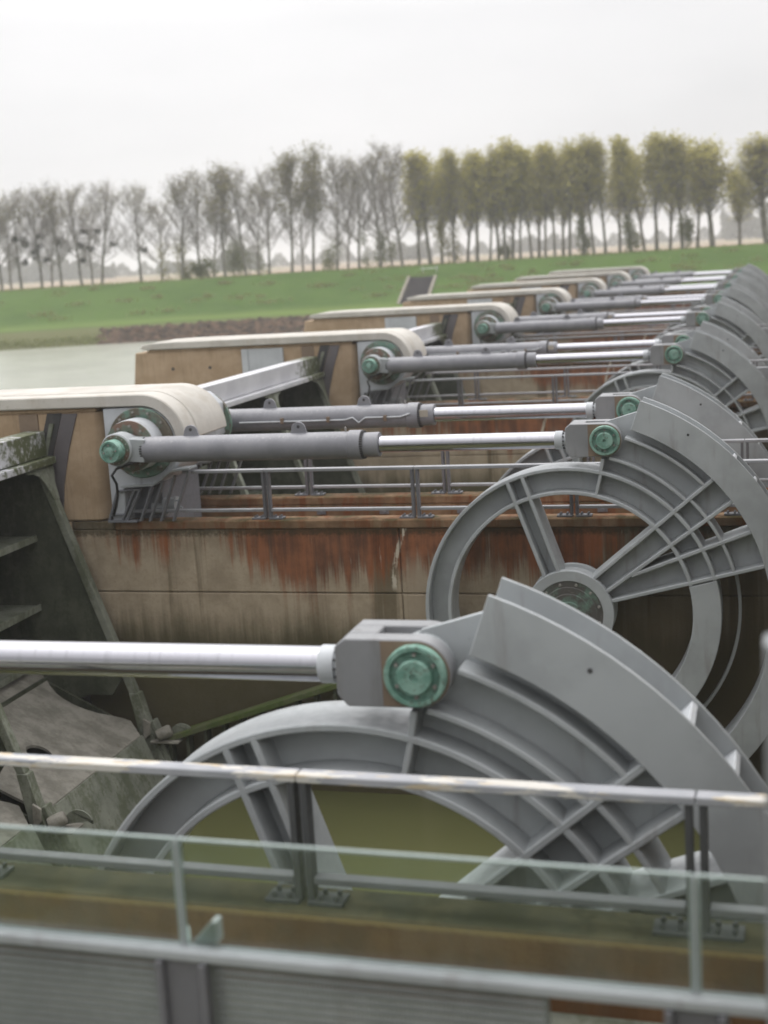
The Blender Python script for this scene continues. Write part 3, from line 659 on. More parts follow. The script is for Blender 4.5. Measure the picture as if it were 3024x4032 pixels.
# ------------------------------------------------------------------ sluice gates between the piers
def fill_holes(outer, holes, zf, th):
    """flat outline with holes in x,y; zf gives the height, th the thickness"""
    bm = bmesh.new(); es = []
    for loop in [outer]+holes:
        vs = [bm.verts.new((x,y,0)) for x, y in loop]
        es += [bm.edges.new((vs[i],vs[(i+1)%len(vs)])) for i in range(len(vs))]
    bmesh.ops.triangle_fill(bm, use_beauty=True, edges=es)
    r = bmesh.ops.extrude_face_region(bm, geom=list(bm.faces))
    for v in r['geom']:
        if isinstance(v, bmesh.types.BMVert): v.co.z -= th
    for v in bm.verts: v.co.z += zf(v.co.x)
    bmesh.ops.recalc_face_normals(bm, faces=bm.faces)
    m = MB(); bm.verts.index_update(); m.add([v.co.copy() for v in bm.verts], [tuple(v.index for v in f.verts) for f in bm.faces]); bm.free()
    return m
def make_gate(k, label, cat='gate'):
    ya, yb = YC[k]+1.36, YC[k+1]-1.36           # between the two piers
    t = thing('sluice_gate', (-12.5,(ya+yb)/2,WATER), label, cat, 'sluice gates between the piers')
    m = MB(); m.box(-13.15,-12.76,ya,yb,-3.20,-2.74); m.box(-13.15,-12.58,ya,yb,-3.335,-3.225); m.box(-12.75,-12.58,ya,yb,-3.226,-3.205)
    part('top_beam', m, M['beam'], t, 0.012)
    m = MB(); arc = [(-13.6,-3.1),(-13.95,-4.4),(-14.1,-5.7),(-14.05,-7.0),(-13.8,-8.3),(-13.4,-9.6),(-12.9,-10.6)]
    m.xz([(-13.1,-2.80),*[(x-0.03,z) for x,z in arc]]+[(x+0.03,z) for x,z in arc[::-1]]+[(-13.1,-2.9)], ya, yb)
    part('skin_plate', m, M['gate_dark'], t)
    for z, x in ((-4.65,-12.98),(-5.95,-13.05),(-7.0,-13.2)):
        m = MB(); m.box(-14.1,x,ya+0.1,yb-0.02,z-0.02,z+0.02); m.box(x,x+0.03,ya+0.1,yb-0.02,z-0.07,z+0.05); part('shelf', m, M['gate'], t)
    sx = lambda z: -12.70+(z+3.5)*(-0.343)
    ribs = [yb-0.31-4.0*i for i in range(4)]
    for yr in ribs:
        m = MB(); z0, z1 = -3.34, -7.62
        m.bar((sx(z0),yr,z0),(sx(z1),yr,z1),0.17,0.14)
        # flared head under the beam
        hp = [(-0.62,0.0),(0.62,0.0),(0.62,-0.07),(0.40,-0.10),(0.26,-0.17),(0.16,-0.32),(0.086,-0.62),(-0.086,-0.62),(-0.16,-0.32),(-0.26,-0.17),(-0.40,-0.10),(-0.62,-0.07)]
        yl = lambda y: min(yr+y, yb-0.005)
        m.prism(hp, lambda p:(sx(-3.33+p[1])+0.045,yl(p[0]),-3.335+p[1]), lambda p:(sx(-3.33+p[1])+0.085,yl(p[0]),-3.335+p[1]))
        st = part('strut', m, M['gate'], t, 0.01)
        m = MB(); m.xz([(sx(-7.6)-0.09,-7.55),(sx(-7.6)+0.10,-7.55),(-10.98,-8.35),(-10.72,-9.0),(-10.50,-9.6),(-10.95,-9.6),(-11.22,-8.5)], yr-0.10, yr+0.10)
        m.bar((-11.02,yr+0.06,-8.1),(-10.62,yr+0.06,-9.15),0.22,0.09)
        ft = part('strut_foot', m, M['gate'], st, 0.01)
        m = MB(); m.lathe((-10.86,yr-0.16,-8.33),(0.6,0.3,0.25),[(0,0.10),(0.06,0.115),(0.24,0.115),(0.28,0.09)],18); m.box(-11.0,-10.45,yr-0.2,yr+0.18,-8.46,-8.42); m.xz([(-11.12,-8.0),(-10.98,-8.08),(-11.0,-8.3),(-11.14,-8.42)],yr-0.17,yr-0.12)
        part('hinge_pin', m, M['mud'], ft, 0.008)
        m = MB(); m.xz([(-10.75,-8.40)]+[(-10.45+0.24*math.cos(R(a)),-8.36+0.22*math.sin(R(a))) for a in range(180,-1,-15)]+[(-10.2,-8.30)], yr+0.02, yr+0.05); lg = part('hinge_lug', m, M['gate'], ft)
        # web of the rib behind the strut, scalloped
        m = MB()
        zs = [-3.4,-4.3,-5.2,-6.1,-7.0,-7.7]
        fr = [(sx(z)-0.03,z) for z in (-3.4,-4.4,-5.4,-6.4,-7.2)]+[(-11.75,-7.62),(-12.2,-7.62)]
        bk = [(-13.65,-3.3),(-13.95,-4.4),(-14.1,-5.7),(-14.05,-7.0),(-13.9,-7.9)]
        m.xz(fr+[(-13.0,-7.9)]+bk[::-1], yr-0.02, yr+0.02); part('rib_web', m, M['gate_dark'], st)
    # mud covered tray between each pair of ribs
    zf = lambda x: -8.25+0.5*(-11.1-x)
    for yr, y2 in zip(ribs, [*ribs[1:], ya-0.2]):
        o = lambda x, d: (x, yr+d)
        ln = max(yr-y2, 1.0)
        outer = [o(-11.1,-0.36),o(-11.42,-0.05),o(-11.55,-0.10),o(-11.72,-0.22),o(-11.89,-0.36),o(-12.1,-0.46),o(-12.29,-0.50),o(-12.5,-0.49),o(-12.66,-0.44),o(-12.85,-0.30),o(-13.02,-0.14),o(-13.2,-0.02),o(-13.95,-0.02),
                 (-13.95,y2+0.05),(-11.62,y2+0.10),(-11.42,y2+0.12),(-11.25,y2+0.16),(-11.15,y2+0.22),(-11.1,y2+0.34)]
        holes = []
        if ln > 3:
            cy = y2+1.55
            holes = [[(-11.93+0.21*math.cos(R(a)), cy+0.21*math.sin(R(a))) for a in range(0,360,15)],
                     [(-12.62+0.05*math.cos(R(a)), cy-0.25+0.13*math.sin(R(a))) for a in range(0,360,30)]]
        tr = part('mud_tray', fill_holes(outer, holes, zf, 0.05), M['mud'], t)
        m = MB(); m.box(-13.02,-12.97,y2+0.1,yr-0.15,zf(-13.0)-0.02,zf(-13.0)+0.05); part('tray_seam', m, M['gate_dark'], tr)
        m = MB(); m.prism([(-11.13,-8.27),(-11.08,-8.27),(-10.45,-9.75),(-10.55,-9.75)], lambda p:(p[0],y2+0.28,p[1]), lambda p:(p[0],yr-0.3,p[1])); part('tray_apron', m, M['gate'], tr)
        m = MB(); m.xz([(-13.9,-6.95),(-11.2,-8.3),(-11.3,-9.9),(-13.6,-9.9)], yr-0.95-0.02+0.9, yr-0.95+0.02+0.9); part('tray_wall', m, M['gate_dark'], tr)
    m = MB(); yq = yb-0.12
    m.bar((-11.0,yq-0.12,-8.52),(-6.4,yq-0.12,-6.98),0.30,0.10)
    bm_ = part('side_beam', m, M['moss'], t, 0.008)
    m = MB()
    for i in range(12):
        x = -10.7+0.36*i; z = -8.52+(x+11.0)*0.335; m.box(x-0.03,x+0.03,yq-0.2,yq,z-0.75,z-0.06)
    m.bar((-10.9,yq-0.1,-9.25),(-6.4,yq-0.1,-7.72),0.24,0.06)
    part('beam_ribs', m, M['gate_dark'], bm_)
    return t

# ------------------------------------------------------------------ build the row
ORD = ['nearest','second','third','fourth','fifth','sixth','seventh','eighth']
NP = 7            # piers 1..7 carry everything, pier 0 is under the viewer
for k in range(1, NP+1):
    if k == 1:
        p1 = make_pier(1, 'rust-streaked concrete pier under the nearest and largest cream cap, at the left edge')
        g1 = make_gate(0, 'algae-covered sluice gate with muddy trays at lower left, nearest the viewer')
        wa = make_wheel(YC[1]-2.25, 'grey counterweight wheel shown whole in the middle, its bronze hub cap partly hidden')
        wb = copy_tree(wa); wb.location.y = YC[1]+1.73+DEP/2
        wb['label'] = 'grey counterweight wheel directly behind the one shown whole, on the far side of its pier'
        for c in wb.children:
            if c.name.startswith('axle'): c.location.y = -(DEP+0.38)
        ca = make_cyl(YC[1]-2.25, False, 'grey hydraulic cylinder with large green end cap, in front of the nearest cream cap')
        cb = make_cyl(YC[1]+1.70, True, 'grey hydraulic cylinder with thin pale pipe, coming out behind the nearest cream cap')
        fa = make_fence(YC[1]-1.17, M['rail'], 'grey railing on the near kerb of the rust-streaked wall, below the nearest cylinder')
        fb = make_fence(YC[1]+1.17, M['rail'], 'grey railing on the far kerb of the nearest capped pier, behind its near railing')
    else:
        dy = PITCHY*(k-1)
        w = ORD[k-1]
        for src, lab in ((p1, f'concrete pier with cream rounded cap, {w} capped pier counting from the viewer'),
                         (wa, f'grey counterweight wheel on the near side of the {w} capped pier from the viewer'),
                         (wb, f'grey counterweight wheel on the far side of the {w} capped pier from the viewer'),
                         (ca, f'grey hydraulic cylinder on the near side of the {w} capped pier from the viewer'),
                         (cb, f'grey hydraulic cylinder on the far side of the {w} capped pier from the viewer'),
                         (fa, f'grey railing on the near kerb of the {w} capped pier from the viewer'),
                         (fb, f'grey railing on the far kerb of the {w} capped pier from the viewer'),
                         (g1, f'grey sluice gate with mossy top beam, between the {ORD[k-2]} and {w} capped piers')):
            c = copy_tree(src); c.location.y += dy; c['label'] = lab
# far wheel and cylinder of the pier in front of the viewer
w0 = copy_tree(wb); w0.location.y -= PITCHY; w0['label'] = 'largest grey counterweight wheel in the foreground, behind the peeling railing'
c0 = copy_tree(cb); c0.location.y -= PITCHY; c0['label'] = 'nearest hydraulic cylinder, its chrome rod running in from the left edge to a green pin'
# pier under the viewer: only its far kerb shows
t0 = thing('dam_pier', (-2.0, YC[0]+1.0, WATER-1.5), 'concrete pier with a mossy rusty kerb in the foreground, below the peeling railing', 'pier', 'concrete dam piers')
f0, b0 = YC[0]-1.3, YC[0]+1.3
m = MB(); m.box(-18.5,3.2,f0,b0-0.27,-12,-5.0); part('low_wall', m, M['gate'], t0, 0.01)
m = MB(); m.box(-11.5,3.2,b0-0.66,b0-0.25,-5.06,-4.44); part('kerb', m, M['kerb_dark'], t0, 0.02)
m = MB(); m.box(-18.6,-11.6,f0,b0,-12,-2.43); part('upper_block', m, M['block'], t0, 0.03)
m = MB(); m.xz(cap_path(), f0-0.10, f0+1.80); part('cap', m, M['cap'], t0, 0.02)
f0n = make_fence(YC[0]+0.86, M['peel'], 'grey railing with peeling cream paint in the foreground', x0=-9.4, top0=-9.4, dark=M['post_black'])
for o in (t0, f0n):
    o.rotation_euler.z = R(-1.6)
f0n.scale.z = 1.07

# ------------------------------------------------------------------ glass topped balustrade in front of the viewer
BY = 6.0
bal = thing('balustrade', (-1.63, BY, -5.2), 'grey steel balustrade with green tinted glass panels along the bottom edge', 'balustrade')
zr0, zr1, zg = -3.455, -3.392, -2.815
m = MB(); m.box(-6.2,1.2,BY-0.075,BY+0.03,zr0,zr1); part('handrail', m, M['steel'], bal, 0.012)
gx = [-5.50,-2.925,-0.365,2.2]
for a, b in zip(gx[:-1], gx[1:]):
    m = MB(); m.box(a+0.025,b-0.025,BY-0.012,BY+0.012,zr1-0.04,zg-0.012); g = part('glass_panel', m, M['glass'], bal)
    m = MB(); m.box(a+0.025,b-0.025,BY-0.012,BY+0.012,zg-0.0118,zg); m.box(a+0.006,a+0.0248,BY-0.012,BY+0.012,zr1+0.003,zg); m.box(b-0.0248,b-0.006,BY-0.012,BY+0.012,zr1+0.003,zg)
    part('glass_edge', m, M['glass_edge'], g)
for x in gx[1:3]:
    m = MB(); m.box(x-0.10,x+0.10,BY-0.05,BY+0.10,-5.2,zr0-0.002); m.box(x-0.14,x-0.10,BY-0.09,BY+0.14,-5.2,zr0-0.002); m.box(x+0.10,x+0.14,BY-0.09,BY+0.14,-5.2,zr0-0.002)
    part('post', m, M['post_dark'], bal, 0.006)
    m = MB()
    if x < -1: m.xz([(x+0.03,zr1),(x+0.17,zr1),(x+0.17,zr1+0.12),(x+0.14,zr1+0.12)], BY+0.02, BY+0.10)
    m.box(x-0.006,x+0.006,BY-0.02,BY+0.02,zr1,zg-0.01)
    part('glass_clamp', m, M['steel'], bal, 0.004)
for a, b in ((gx[0],gx[1]),(gx[1],-1.07)):
    m = MB(); a2, b2 = a+0.16, b-0.16 if b == gx[1] else b
    for i in range(30):
        z = zr0-0.03-i*0.043; m.box(a2,b2,BY-0.03,BY+0.005,z-0.007,z+0.007)
    for i in range(int((b2-a2)/0.022)):
        x = a2+0.022*i; m.box(x,x+0.004,BY-0.022,BY-0.008,-5.1,zr0-0.02)
    m.box(a2-0.02,a2+0.0,BY-0.03,BY+0.01,-5.1,zr0-0.004); m.box(b2,b2+0.02,BY-0.03,BY+0.01,-5.1,zr0-0.004)
    part('grating_panel', m, M['grating'], bal)
bal.rotation_euler.z = R(-1.4)
m = MB(); m.box(-0.040,0.09,4.6,4.75,-4.6,-1.34)
tag(solo('steel_post', m, M['post_pale'], 0.01), 'pale grey upright post at the right edge of the picture', 'post')

# ------------------------------------------------------------------ water, banks, sky
m = MB(); m.add([(-700,-60,-6.9),(-14.3,-60,-6.9),(-14.3,260,-6.9),(-700,260,-6.9)], [(0,1,2,3)])
tag(solo('river_water', m, M['river'], smooth=False), kind='structure')
m = MB(); m.add([(-14.2,-60,WATER),(200,-60,WATER),(200,260,WATER),(-14.2,260,WATER)], [(0,1,2,3)])
tag(solo('basin_water', m, M['basin'], smooth=False), kind='structure')
def bank(L, D, z): return RIGHT*L+FWD*D+Vector((0,0,z))
prof = [(-80,-13.5),(120,-13.2),(137.0,-9.8),(139.0,-6.95),(141.0,-6.1),(143.0,-5.3),(146.5,-5.05),(152,-3.85),(158,-2.65),(164,-1.55),(166.5,-1.30),(172,-1.35),(180,-1.7),(192,-2.1),(230,-2.2),(400,-2.5),(900,-2.5),(1700,-2.5)]
rows = []
LS = [-1600,-700,-300]+[-140+4*i for i in range(71)]+[300,700,1600]
m = MB(); vs = []; rng = random.Random(3)
for D, z in prof:
    for L in LS:
        j = (rng.uniform(-0.13,0.13)+0.12*math.sin(L*0.11+D)) if 139 < D < 195 else 0
        vs.append(bank(L, D+(j*2 if 140<D<170 else 0), z+j*0.7))
n = len(LS); m.add(vs, [(j*n+i, j*n+i+1, (j+1)*n+i+1, (j+1)*n+i) for j in range(len(prof)-1) for i in range(n-1)])
tag(solo('ground', m, M['terrain'], ang=80), kind='structure')
# riprap
m = MB(); rng = random.Random(5)
def pebble(mb, c, r, rng):
    vs = []; 
    for (x,y,z) in ((0,0,1),(0,0,-1),*[(math.cos(R(a)),math.sin(R(a)),h) for a,h in ((0,.35),(60,-.3),(120,.4),(180,-.35),(240,.3),(300,-.4))]):
        q = r*rng.uniform(0.7,1.15); vs.append(Vector(c)+Vector((x*q*1.2,y*q*1.1,z*q*0.8)))
    mb.add(vs, [(0,2+i,2+(i+1)%6) for i in range(6)]+[(1,2+(i+1)%6,2+i) for i in range(6)])
for i in range(1300):
    L = rng.uniform(-27.5,-2); D = rng.uniform(138.7,142.3)
    z = -6.95+(D-139)*0.42
    if L < -24.5 and rng.random() < 0.5*(-24.5-L)/3: continue
    pebble(m, bank(L,D,z-0.05), rng.uniform(0.2,0.5), rng)
tag(solo('riprap', m, M['stone'], smooth=False), 'brown stone riprap at the foot of the grass bank', 'stones', kind='stuff')
# long grass tussocks scattered on the slope and a ragged fringe along the water
m = MB(); rng = random.Random(11)
def bz(D): return next(z0+(z1-z0)*(D-d0)/(d1-d0) for (d0,z0),(d1,z1) in zip(prof[:-1],prof[1:]) if d0 <= D <= d1)
def tuft(L, D, n, sp, h):
    for _ in range(n):
        l, d = L+rng.gauss(0,sp), D+rng.gauss(0,sp*0.6)
        b = bank(l,d,bz(d)-0.05); a = rng.uniform(0,6.28); w = rng.uniform(0.04,0.10); u_ = Vector((math.cos(a),math.sin(a),0))*w
        m.add([b-u_, b+u_, b+Vector((rng.uniform(-.25,.25)*h,rng.uniform(-.25,.25)*h,h*rng.uniform(0.6,1.2)))], [(0,1,2)])
for i in range(95): tuft(rng.uniform(-52,50), rng.uniform(149,163), rng.randint(25,60), rng.uniform(0.3,0.8), rng.uniform(0.3,0.6))
for i in range(700): tuft(-52+i*0.15, 166.3+rng.uniform(-0.8,0.8), 5, 0.25, 0.28)
for i in range(220): tuft(-55+i*0.13, 139.7+rng.uniform(-0.3,1.2), 7, 0.3, 0.4)
M['tuft'] = leafy('grass_tufts', (0.15,0.19,0.05), (0.24,0.25,0.10), 0.5)
tag(solo('grass_tufts', m, M['tuft'], smooth=False, recalc=False), 'rough grass tussocks on the far bank slope', 'grass', kind='stuff')
# stairway on the bank
def bz(D): return next(z0+(z1-z0)*(D-d0)/(d1-d0) for (d0,z0),(d1,z1) in zip(prof[:-1],prof[1:]) if d0 <= D <= d1)
st = thing('bank_stairway', bank(5,152,-3.9), 'dark straight stairway with pale edges running up the grass bank', 'stairway')
m = MB(); m2 = MB()
Lc = lambda D: 4.3+(D-146)*0.135
for i in range(30):
    D = 146.2+i*0.4; z = bz(D+0.4)+0.12
    c = Lc(D); p = [bank(c-1.35,D,z),bank(c+1.35,D,z),bank(c+1.35,D+0.4,z),bank(c-1.35,D+0.4,z)]
    m.add(p+[q-Vector((0,0,0.35)) for q in p], [(0,1,2,3),(4,7,6,5),(0,4,5,1),(1,5,6,2),(2,6,7,3),(3,7,4,0)])
part('treads', m, M['stair'], st)
for s in (-1,1):
    m = MB()
    for i in range(30):
        D = 146.2+i*0.4; z = bz(D+0.4)+0.2; c = Lc(D)+s*1.5
        p = [bank(c-0.14,D,z),bank(c+0.14,D,z),bank(c+0.14,D+0.4,z+0.03),bank(c-0.14,D+0.4,z+0.03)]
        m.add(p+[q-Vector((0,0,0.5)) for q in p], [(0,1,2,3),(4,7,6,5),(0,4,5,1),(1,5,6,2),(2,6,7,3),(3,7,4,0)])
    part('side_kerb', m, M['stair_edge'], st)
bb = thing('bank_barrier', bank(6.9,160.5,-2.3), 'small white barrier at the top of the bank stairway', 'barrier')
m = MB(); p = [bank(5.9,160.6,-0.85),bank(7.9,160.6,-0.85)]
m.bar(p[0]+Vector((0,0,-0.80)),p[1]+Vector((0,0,-0.80)),0.10,0.30,(0,0,1)) ; part('board', m, M['white'], bb)
for L in (6.1,7.7):
    m = MB(); q = bank(L,160.65,-0.85); m.cyl(q+Vector((0,0,-1.5)),q+Vector((0,0,-0.62)),0.06,8); part('leg', m, M['white'], bb)

# unseen roadway over the piers downstream, added to shade the wheels and wall
m = MB(); m.box(1.0,9.5,-25,135,-2.55,-1.75); m.box(1.0,1.25,-25,135,-1.748,-1.55); m.box(9.25,9.5,-25,135,-1.748,-1.55)
for k in range(9): m.box(3.3,9.3,7.77+16.1*k-1.2,7.77+16.1*k+1.2,-12,-2.552)
tag(solo('added_road_deck', m, M['block'], 0.02), kind='structure')

# ------------------------------------------------------------------ trees
def limb(mb, p, d, ln, r0, r1, seg, rng, wob, n=4, up=0.0):
    pts = [p.copy()]; rr = [r0]; d = d.normalized()
    for i in range(seg):
        d = (d+Vector((rng.uniform(-wob,wob),rng.uniform(-wob,wob),rng.uniform(-wob,wob)*0.6+up))).normalized()
        p = p+d*ln/seg; pts.append(p.copy()); rr.append(r0+(r1-r0)*(i+1)/seg)
    mb.tube(pts, rr, n); return pts
def grow_tree(seed, H, style):
    """style: bare | mid | full ; returns trunk, twigs, leaves and mistletoe builders around the origin"""
    rng = random.Random(seed); T, W, Lf, Mi = MB(), MB(), MB(), MB()
    full = style == 'full'
    lean = Vector((rng.uniform(-0.05,0.03), 0, 1))
    tr = limb(T, Vector((0,0,-0.3)), lean, H*0.93, 0.21*H/14, 0.025, 10, rng, 0.05, 7, 0.05)
    def at(f):
        i = min(int(f*10), 9); return tr[i].lerp(tr[i+1], f*10-i)
    tips = []
    nl = {'bare':38,'mid':38,'full':46}[style]
    lo = {'bare':0.26,'mid':0.30,'full':0.30}[style]
    for i in range(nl):
        f = lo+(0.95-lo)*(i+rng.random())/nl
        a = rng.uniform(0,6.283); el = rng.uniform(0.5,1.0) if style=='bare' else rng.uniform(0.75,1.2) if style=='mid' else rng.uniform(0.95,1.3)
        if f < 0.45 and style == 'bare': el *= 0.75
        d = Vector((math.cos(a)*math.cos(el), math.sin(a)*math.cos(el), math.sin(el)))
        ln = H*(rng.uniform(0.28,0.44) if style=='bare' else rng.uniform(0.24,0.36) if style=='mid' else rng.uniform(0.19,0.29))*(1.05-0.60*max(0,f-0.45)/0.55)
        pts = limb(T, at(f), d, ln, 0.055*H/14*(1.25-f), 0.012, 5, rng, 0.16, 4, 0.10)
        nt = 14
        for j in range(nt):
            q = pts[1+j*4//nt] if j*4//nt < 5 else pts[-1]; q = q.lerp(pts[min(2+j*4//nt,5)], rng.random())
            a2 = rng.uniform(0,6.283); e2 = rng.uniform(0.2,1.25)
            d2 = (Vector((math.cos(a2)*math.cos(e2), math.sin(a2)*math.cos(e2), math.sin(e2)))+d*0.5)
            tp = limb(W, q, d2, H*rng.uniform(0.05,0.10), 0.013, 0.005, 2, rng, 0.2, 3, 0.08)
            for h in range(4):
                a3 = rng.uniform(0,6.283); e3 = rng.uniform(0.1,1.3); s0 = tp[0].lerp(tp[-1], rng.random())
                t3 = limb(W, s0, Vector((math.cos(a3)*math.cos(e3), math.sin(a3)*math.cos(e3), math.sin(e3))), H*rng.uniform(0.03,0.065), 0.009, 0.005, 1, rng, 0.1, 3)
                tips.append(t3[-1])
    zc = {'bare':0.985,'mid':0.62,'full':0.36}[style]
    for q in tips:
        f = q.z/H
        if style == 'bare': k = 1 if (f > 0.72 and rng.random() < 0.55) else 0
        elif style == 'mid': k = rng.choice((0,1,2)) if f > 0.50 else int(rng.random() < 0.12)
        else: k = rng.choice((1,2,2)) if f > 0.62 else rng.choice((0,1,1,2)) if f > 0.48 else int(rng.random()<0.6) if f > 0.36 else int(rng.random()<0.15)
        for _ in range(k):
            c = q+Vector((rng.gauss(0,.16),rng.gauss(0,.16),rng.gauss(0,.18)))
            u = Vector((rng.gauss(0,1),rng.gauss(0,1),rng.gauss(0,1))).normalized(); v = u.orthogonal().normalized(); s = rng.uniform(0.07,0.13)*(1.0 if style!='bare' else 0.7)
            Lf.add([c-u*s-v*s*0.6, c+u*s-v*s*0.6, c+u*s*0.4+v*s, c-u*s*0.4+v*s], [(0,1,2,3)])
    return T, W, Lf, Mi, tr
PROTO = {}
def proto(key, seed, H, style, leaf):
    T, W, Lf, Mi, tr = grow_tree(seed, H, style)
    PROTO[key] = (T.mesh(key+'_trunk'), W.mesh(key+'_twigs', recalc=False, smooth=False), Lf.mesh(key+'_leaves', recalc=False, smooth=False) if Lf.v else None, leaf, tr)
    PROTO[key][0].materials.append(M['bark']); PROTO[key][1].materials.append(M['twig'])
    if PROTO[key][2]: PROTO[key][2].materials.append(M[leaf])
for i in range(4): proto(f'bare{i}', 100+i, 13.0, 'bare', 'leaf_olive')
for i in range(3): proto(f'mid{i}', 200+i, 14.0, 'mid', 'leaf_olive')
for i in range(6): proto(f'full{i}', 300+i, 14.0, 'full', 'leaf_gold')
def pxL(u, D):            # across-the-view position of a picture column (0..1659) at distance D
    y = 604.6-0.0615*u+22-1106; x = (u-829.5)*math.cos(ROLL)-y*math.sin(ROLL)
    return x/3051.0*D
def put_tree(u, D, key, s, label, rz, mist=0, cat='tree', group='poplars along the far bank', lean=0.0):
    b = bank(pxL(u,D), D, bz(D)-0.05)
    t = thing('poplar_tree', b, label, cat, group); t.rotation_euler = (random.uniform(-0.035,0.035),random.uniform(-0.055,0.03),rz); t.scale = (s[0]*(1.32 if key[0]=='f' else 1.2),)*2+(s[1]*0.985,)
    T, W, Lf, leaf, tr = PROTO[key]
    link('trunk', T, t); c = link('branches', W, t)
    if Lf: link('leaves', Lf, t)
    rng = random.Random(int(u*7))
    for i in range(mist):
        mb = MB(); rr = rng.uniform(0.28,0.5)
        ci = tr[rng.choice((3,4,5,6))]; o = Vector((rng.uniform(-1.5,1.5),rng.uniform(-1.2,1.2),rng.uniform(-0.3,0.8)))
        for _ in range(170):
            u3 = Vector((rng.gauss(0,1),rng.gauss(0,1),rng.gauss(0,1))).normalized(); cc = ci+o+u3*rr*rng.random()**0.4; v3 = u3.orthogonal().normalized(); w3 = u3.cross(v3); q = 0.09
            mb.add([cc-v3*q, cc+v3*q, cc+u3*q*1.6+w3*q*0.5], [(0,1,2)])
        me = mb.mesh('mistletoe', recalc=False, smooth=False); me.materials.append(M['mistle']); link('mistletoe', me, t)
    return t
rng = random.Random(21)
left = [(4,0,0.92),(46,4,0.92),(90,5,0.95),(132,2,0.95),(177,4,0.95),(219,3,0.96),(305,1,0.92)]
nm = ['first','second','third','fourth','fifth','sixth','seventh','eighth','ninth','tenth','eleventh','twelfth','thirteenth','fourteenth','fifteenth','sixteenth','seventeenth','eighteenth','nineteenth','twentieth']
for i, (u, mi, s) in enumerate(left):
    lab = f'bare tree with dark mistletoe balls, {nm[i]} from the left on the far bank' if mi > 1 else (f'wide bare tree standing apart, {nm[i]} from the left on the far bank' if i == 6 else 'bare tree cut by the left edge on the far bank')
    put_tree(u, 176, f'bare{i%4}', (s*0.95,s), lab, rng.uniform(-0.5,0.5)+i*2.1, mi)
midt = [(394,0.96,'bare1'),(432,1.0,'bare0'),(487,0.96,'mid0'),(533,1.0,'bare2'),(582,1.02,'bare0'),(630,1.03,'mid1'),(677,1.05,'mid2'),(728,1.04,'bare1'),(776,1.04,'bare2'),(824,1.10,'bare0'),(870,1.12,'bare1')]
for i, (u, s, k) in enumerate(midt):
    lab = (f'thinly leaved olive poplar, {nm[i]} tree to the right of the wide bare tree' if k[0]=='m' else f'bare grey poplar without mistletoe, {nm[i]} tree to the right of the wide bare tree')
    put_tree(u, 176, k, (s*0.85,s*1.02), lab, rng.uniform(0,6.28))
right = [(931,1.0,1.12),(982,1.0,0.8),(1032,1.02,1.0),(1060,1.0,0.7),(1093,1.03,0.95),(1125,1.0,0.75),(1150,1.02,0.8),(1179,1.01,0.75),(1200,1.03,0.75),(1232,1.03,0.95),(1285,1.02,0.8),(1309,1.02,0.8),(1365,1.01,0.85),(1420,1.03,1.0),(1475,1.01,1.0),(1540,0.97,1.45),(1660,0.94,1.7)]
for i, (u, s, w) in enumerate(right):
    lab = 'round olive poplar cut by the right edge' if i == 16 else ('broad pale poplar with a wide crown, second from the right edge' if i == 15 else f'golden olive poplar in leaf, {nm[i]} of the leafy ones counting from the left')
    put_tree(u, 178, f'full{i%6}', (w*1.02, s*rng.uniform(0.96,1.02)), lab, rng.uniform(0,6.28), group='leafy poplars along the far bank')
second = [(905,0.97),(955,1.0),(1010,1.0),(1078,0.98),(1108,1.02),(1165,1.0),(1217,1.0),(1262,1.02),(1340,0.98),(1394,1.0),(1448,1.02),(1508,0.98),(1600,0.75)]
for i, (u, q) in enumerate(second):
    lab = 'small pale poplar set back in the gap before the tree at the right edge' if i == 12 else f'paler golden poplar of the row behind, {nm[i]} of that row counting from the left'
    put_tree(u, 189, f'full{(i*5+2)%6}', (0.95, q), lab, rng.uniform(0,6.28), group='leafy poplars along the far bank')
for i, (u, q) in enumerate([(24,0.86),(111,0.86),(199,0.88),(350,0.84),(461,0.92),(558,0.95),(655,0.98),(752,1.0),(848,1.02)]):
    put_tree(u, 191, f'bare{(i*3+1)%4}', (0.8, q), f'thin pale bare tree of the row behind, {nm[i]} of that row counting from the left', rng.uniform(0,6.28), group='thin bare trees of the row behind')
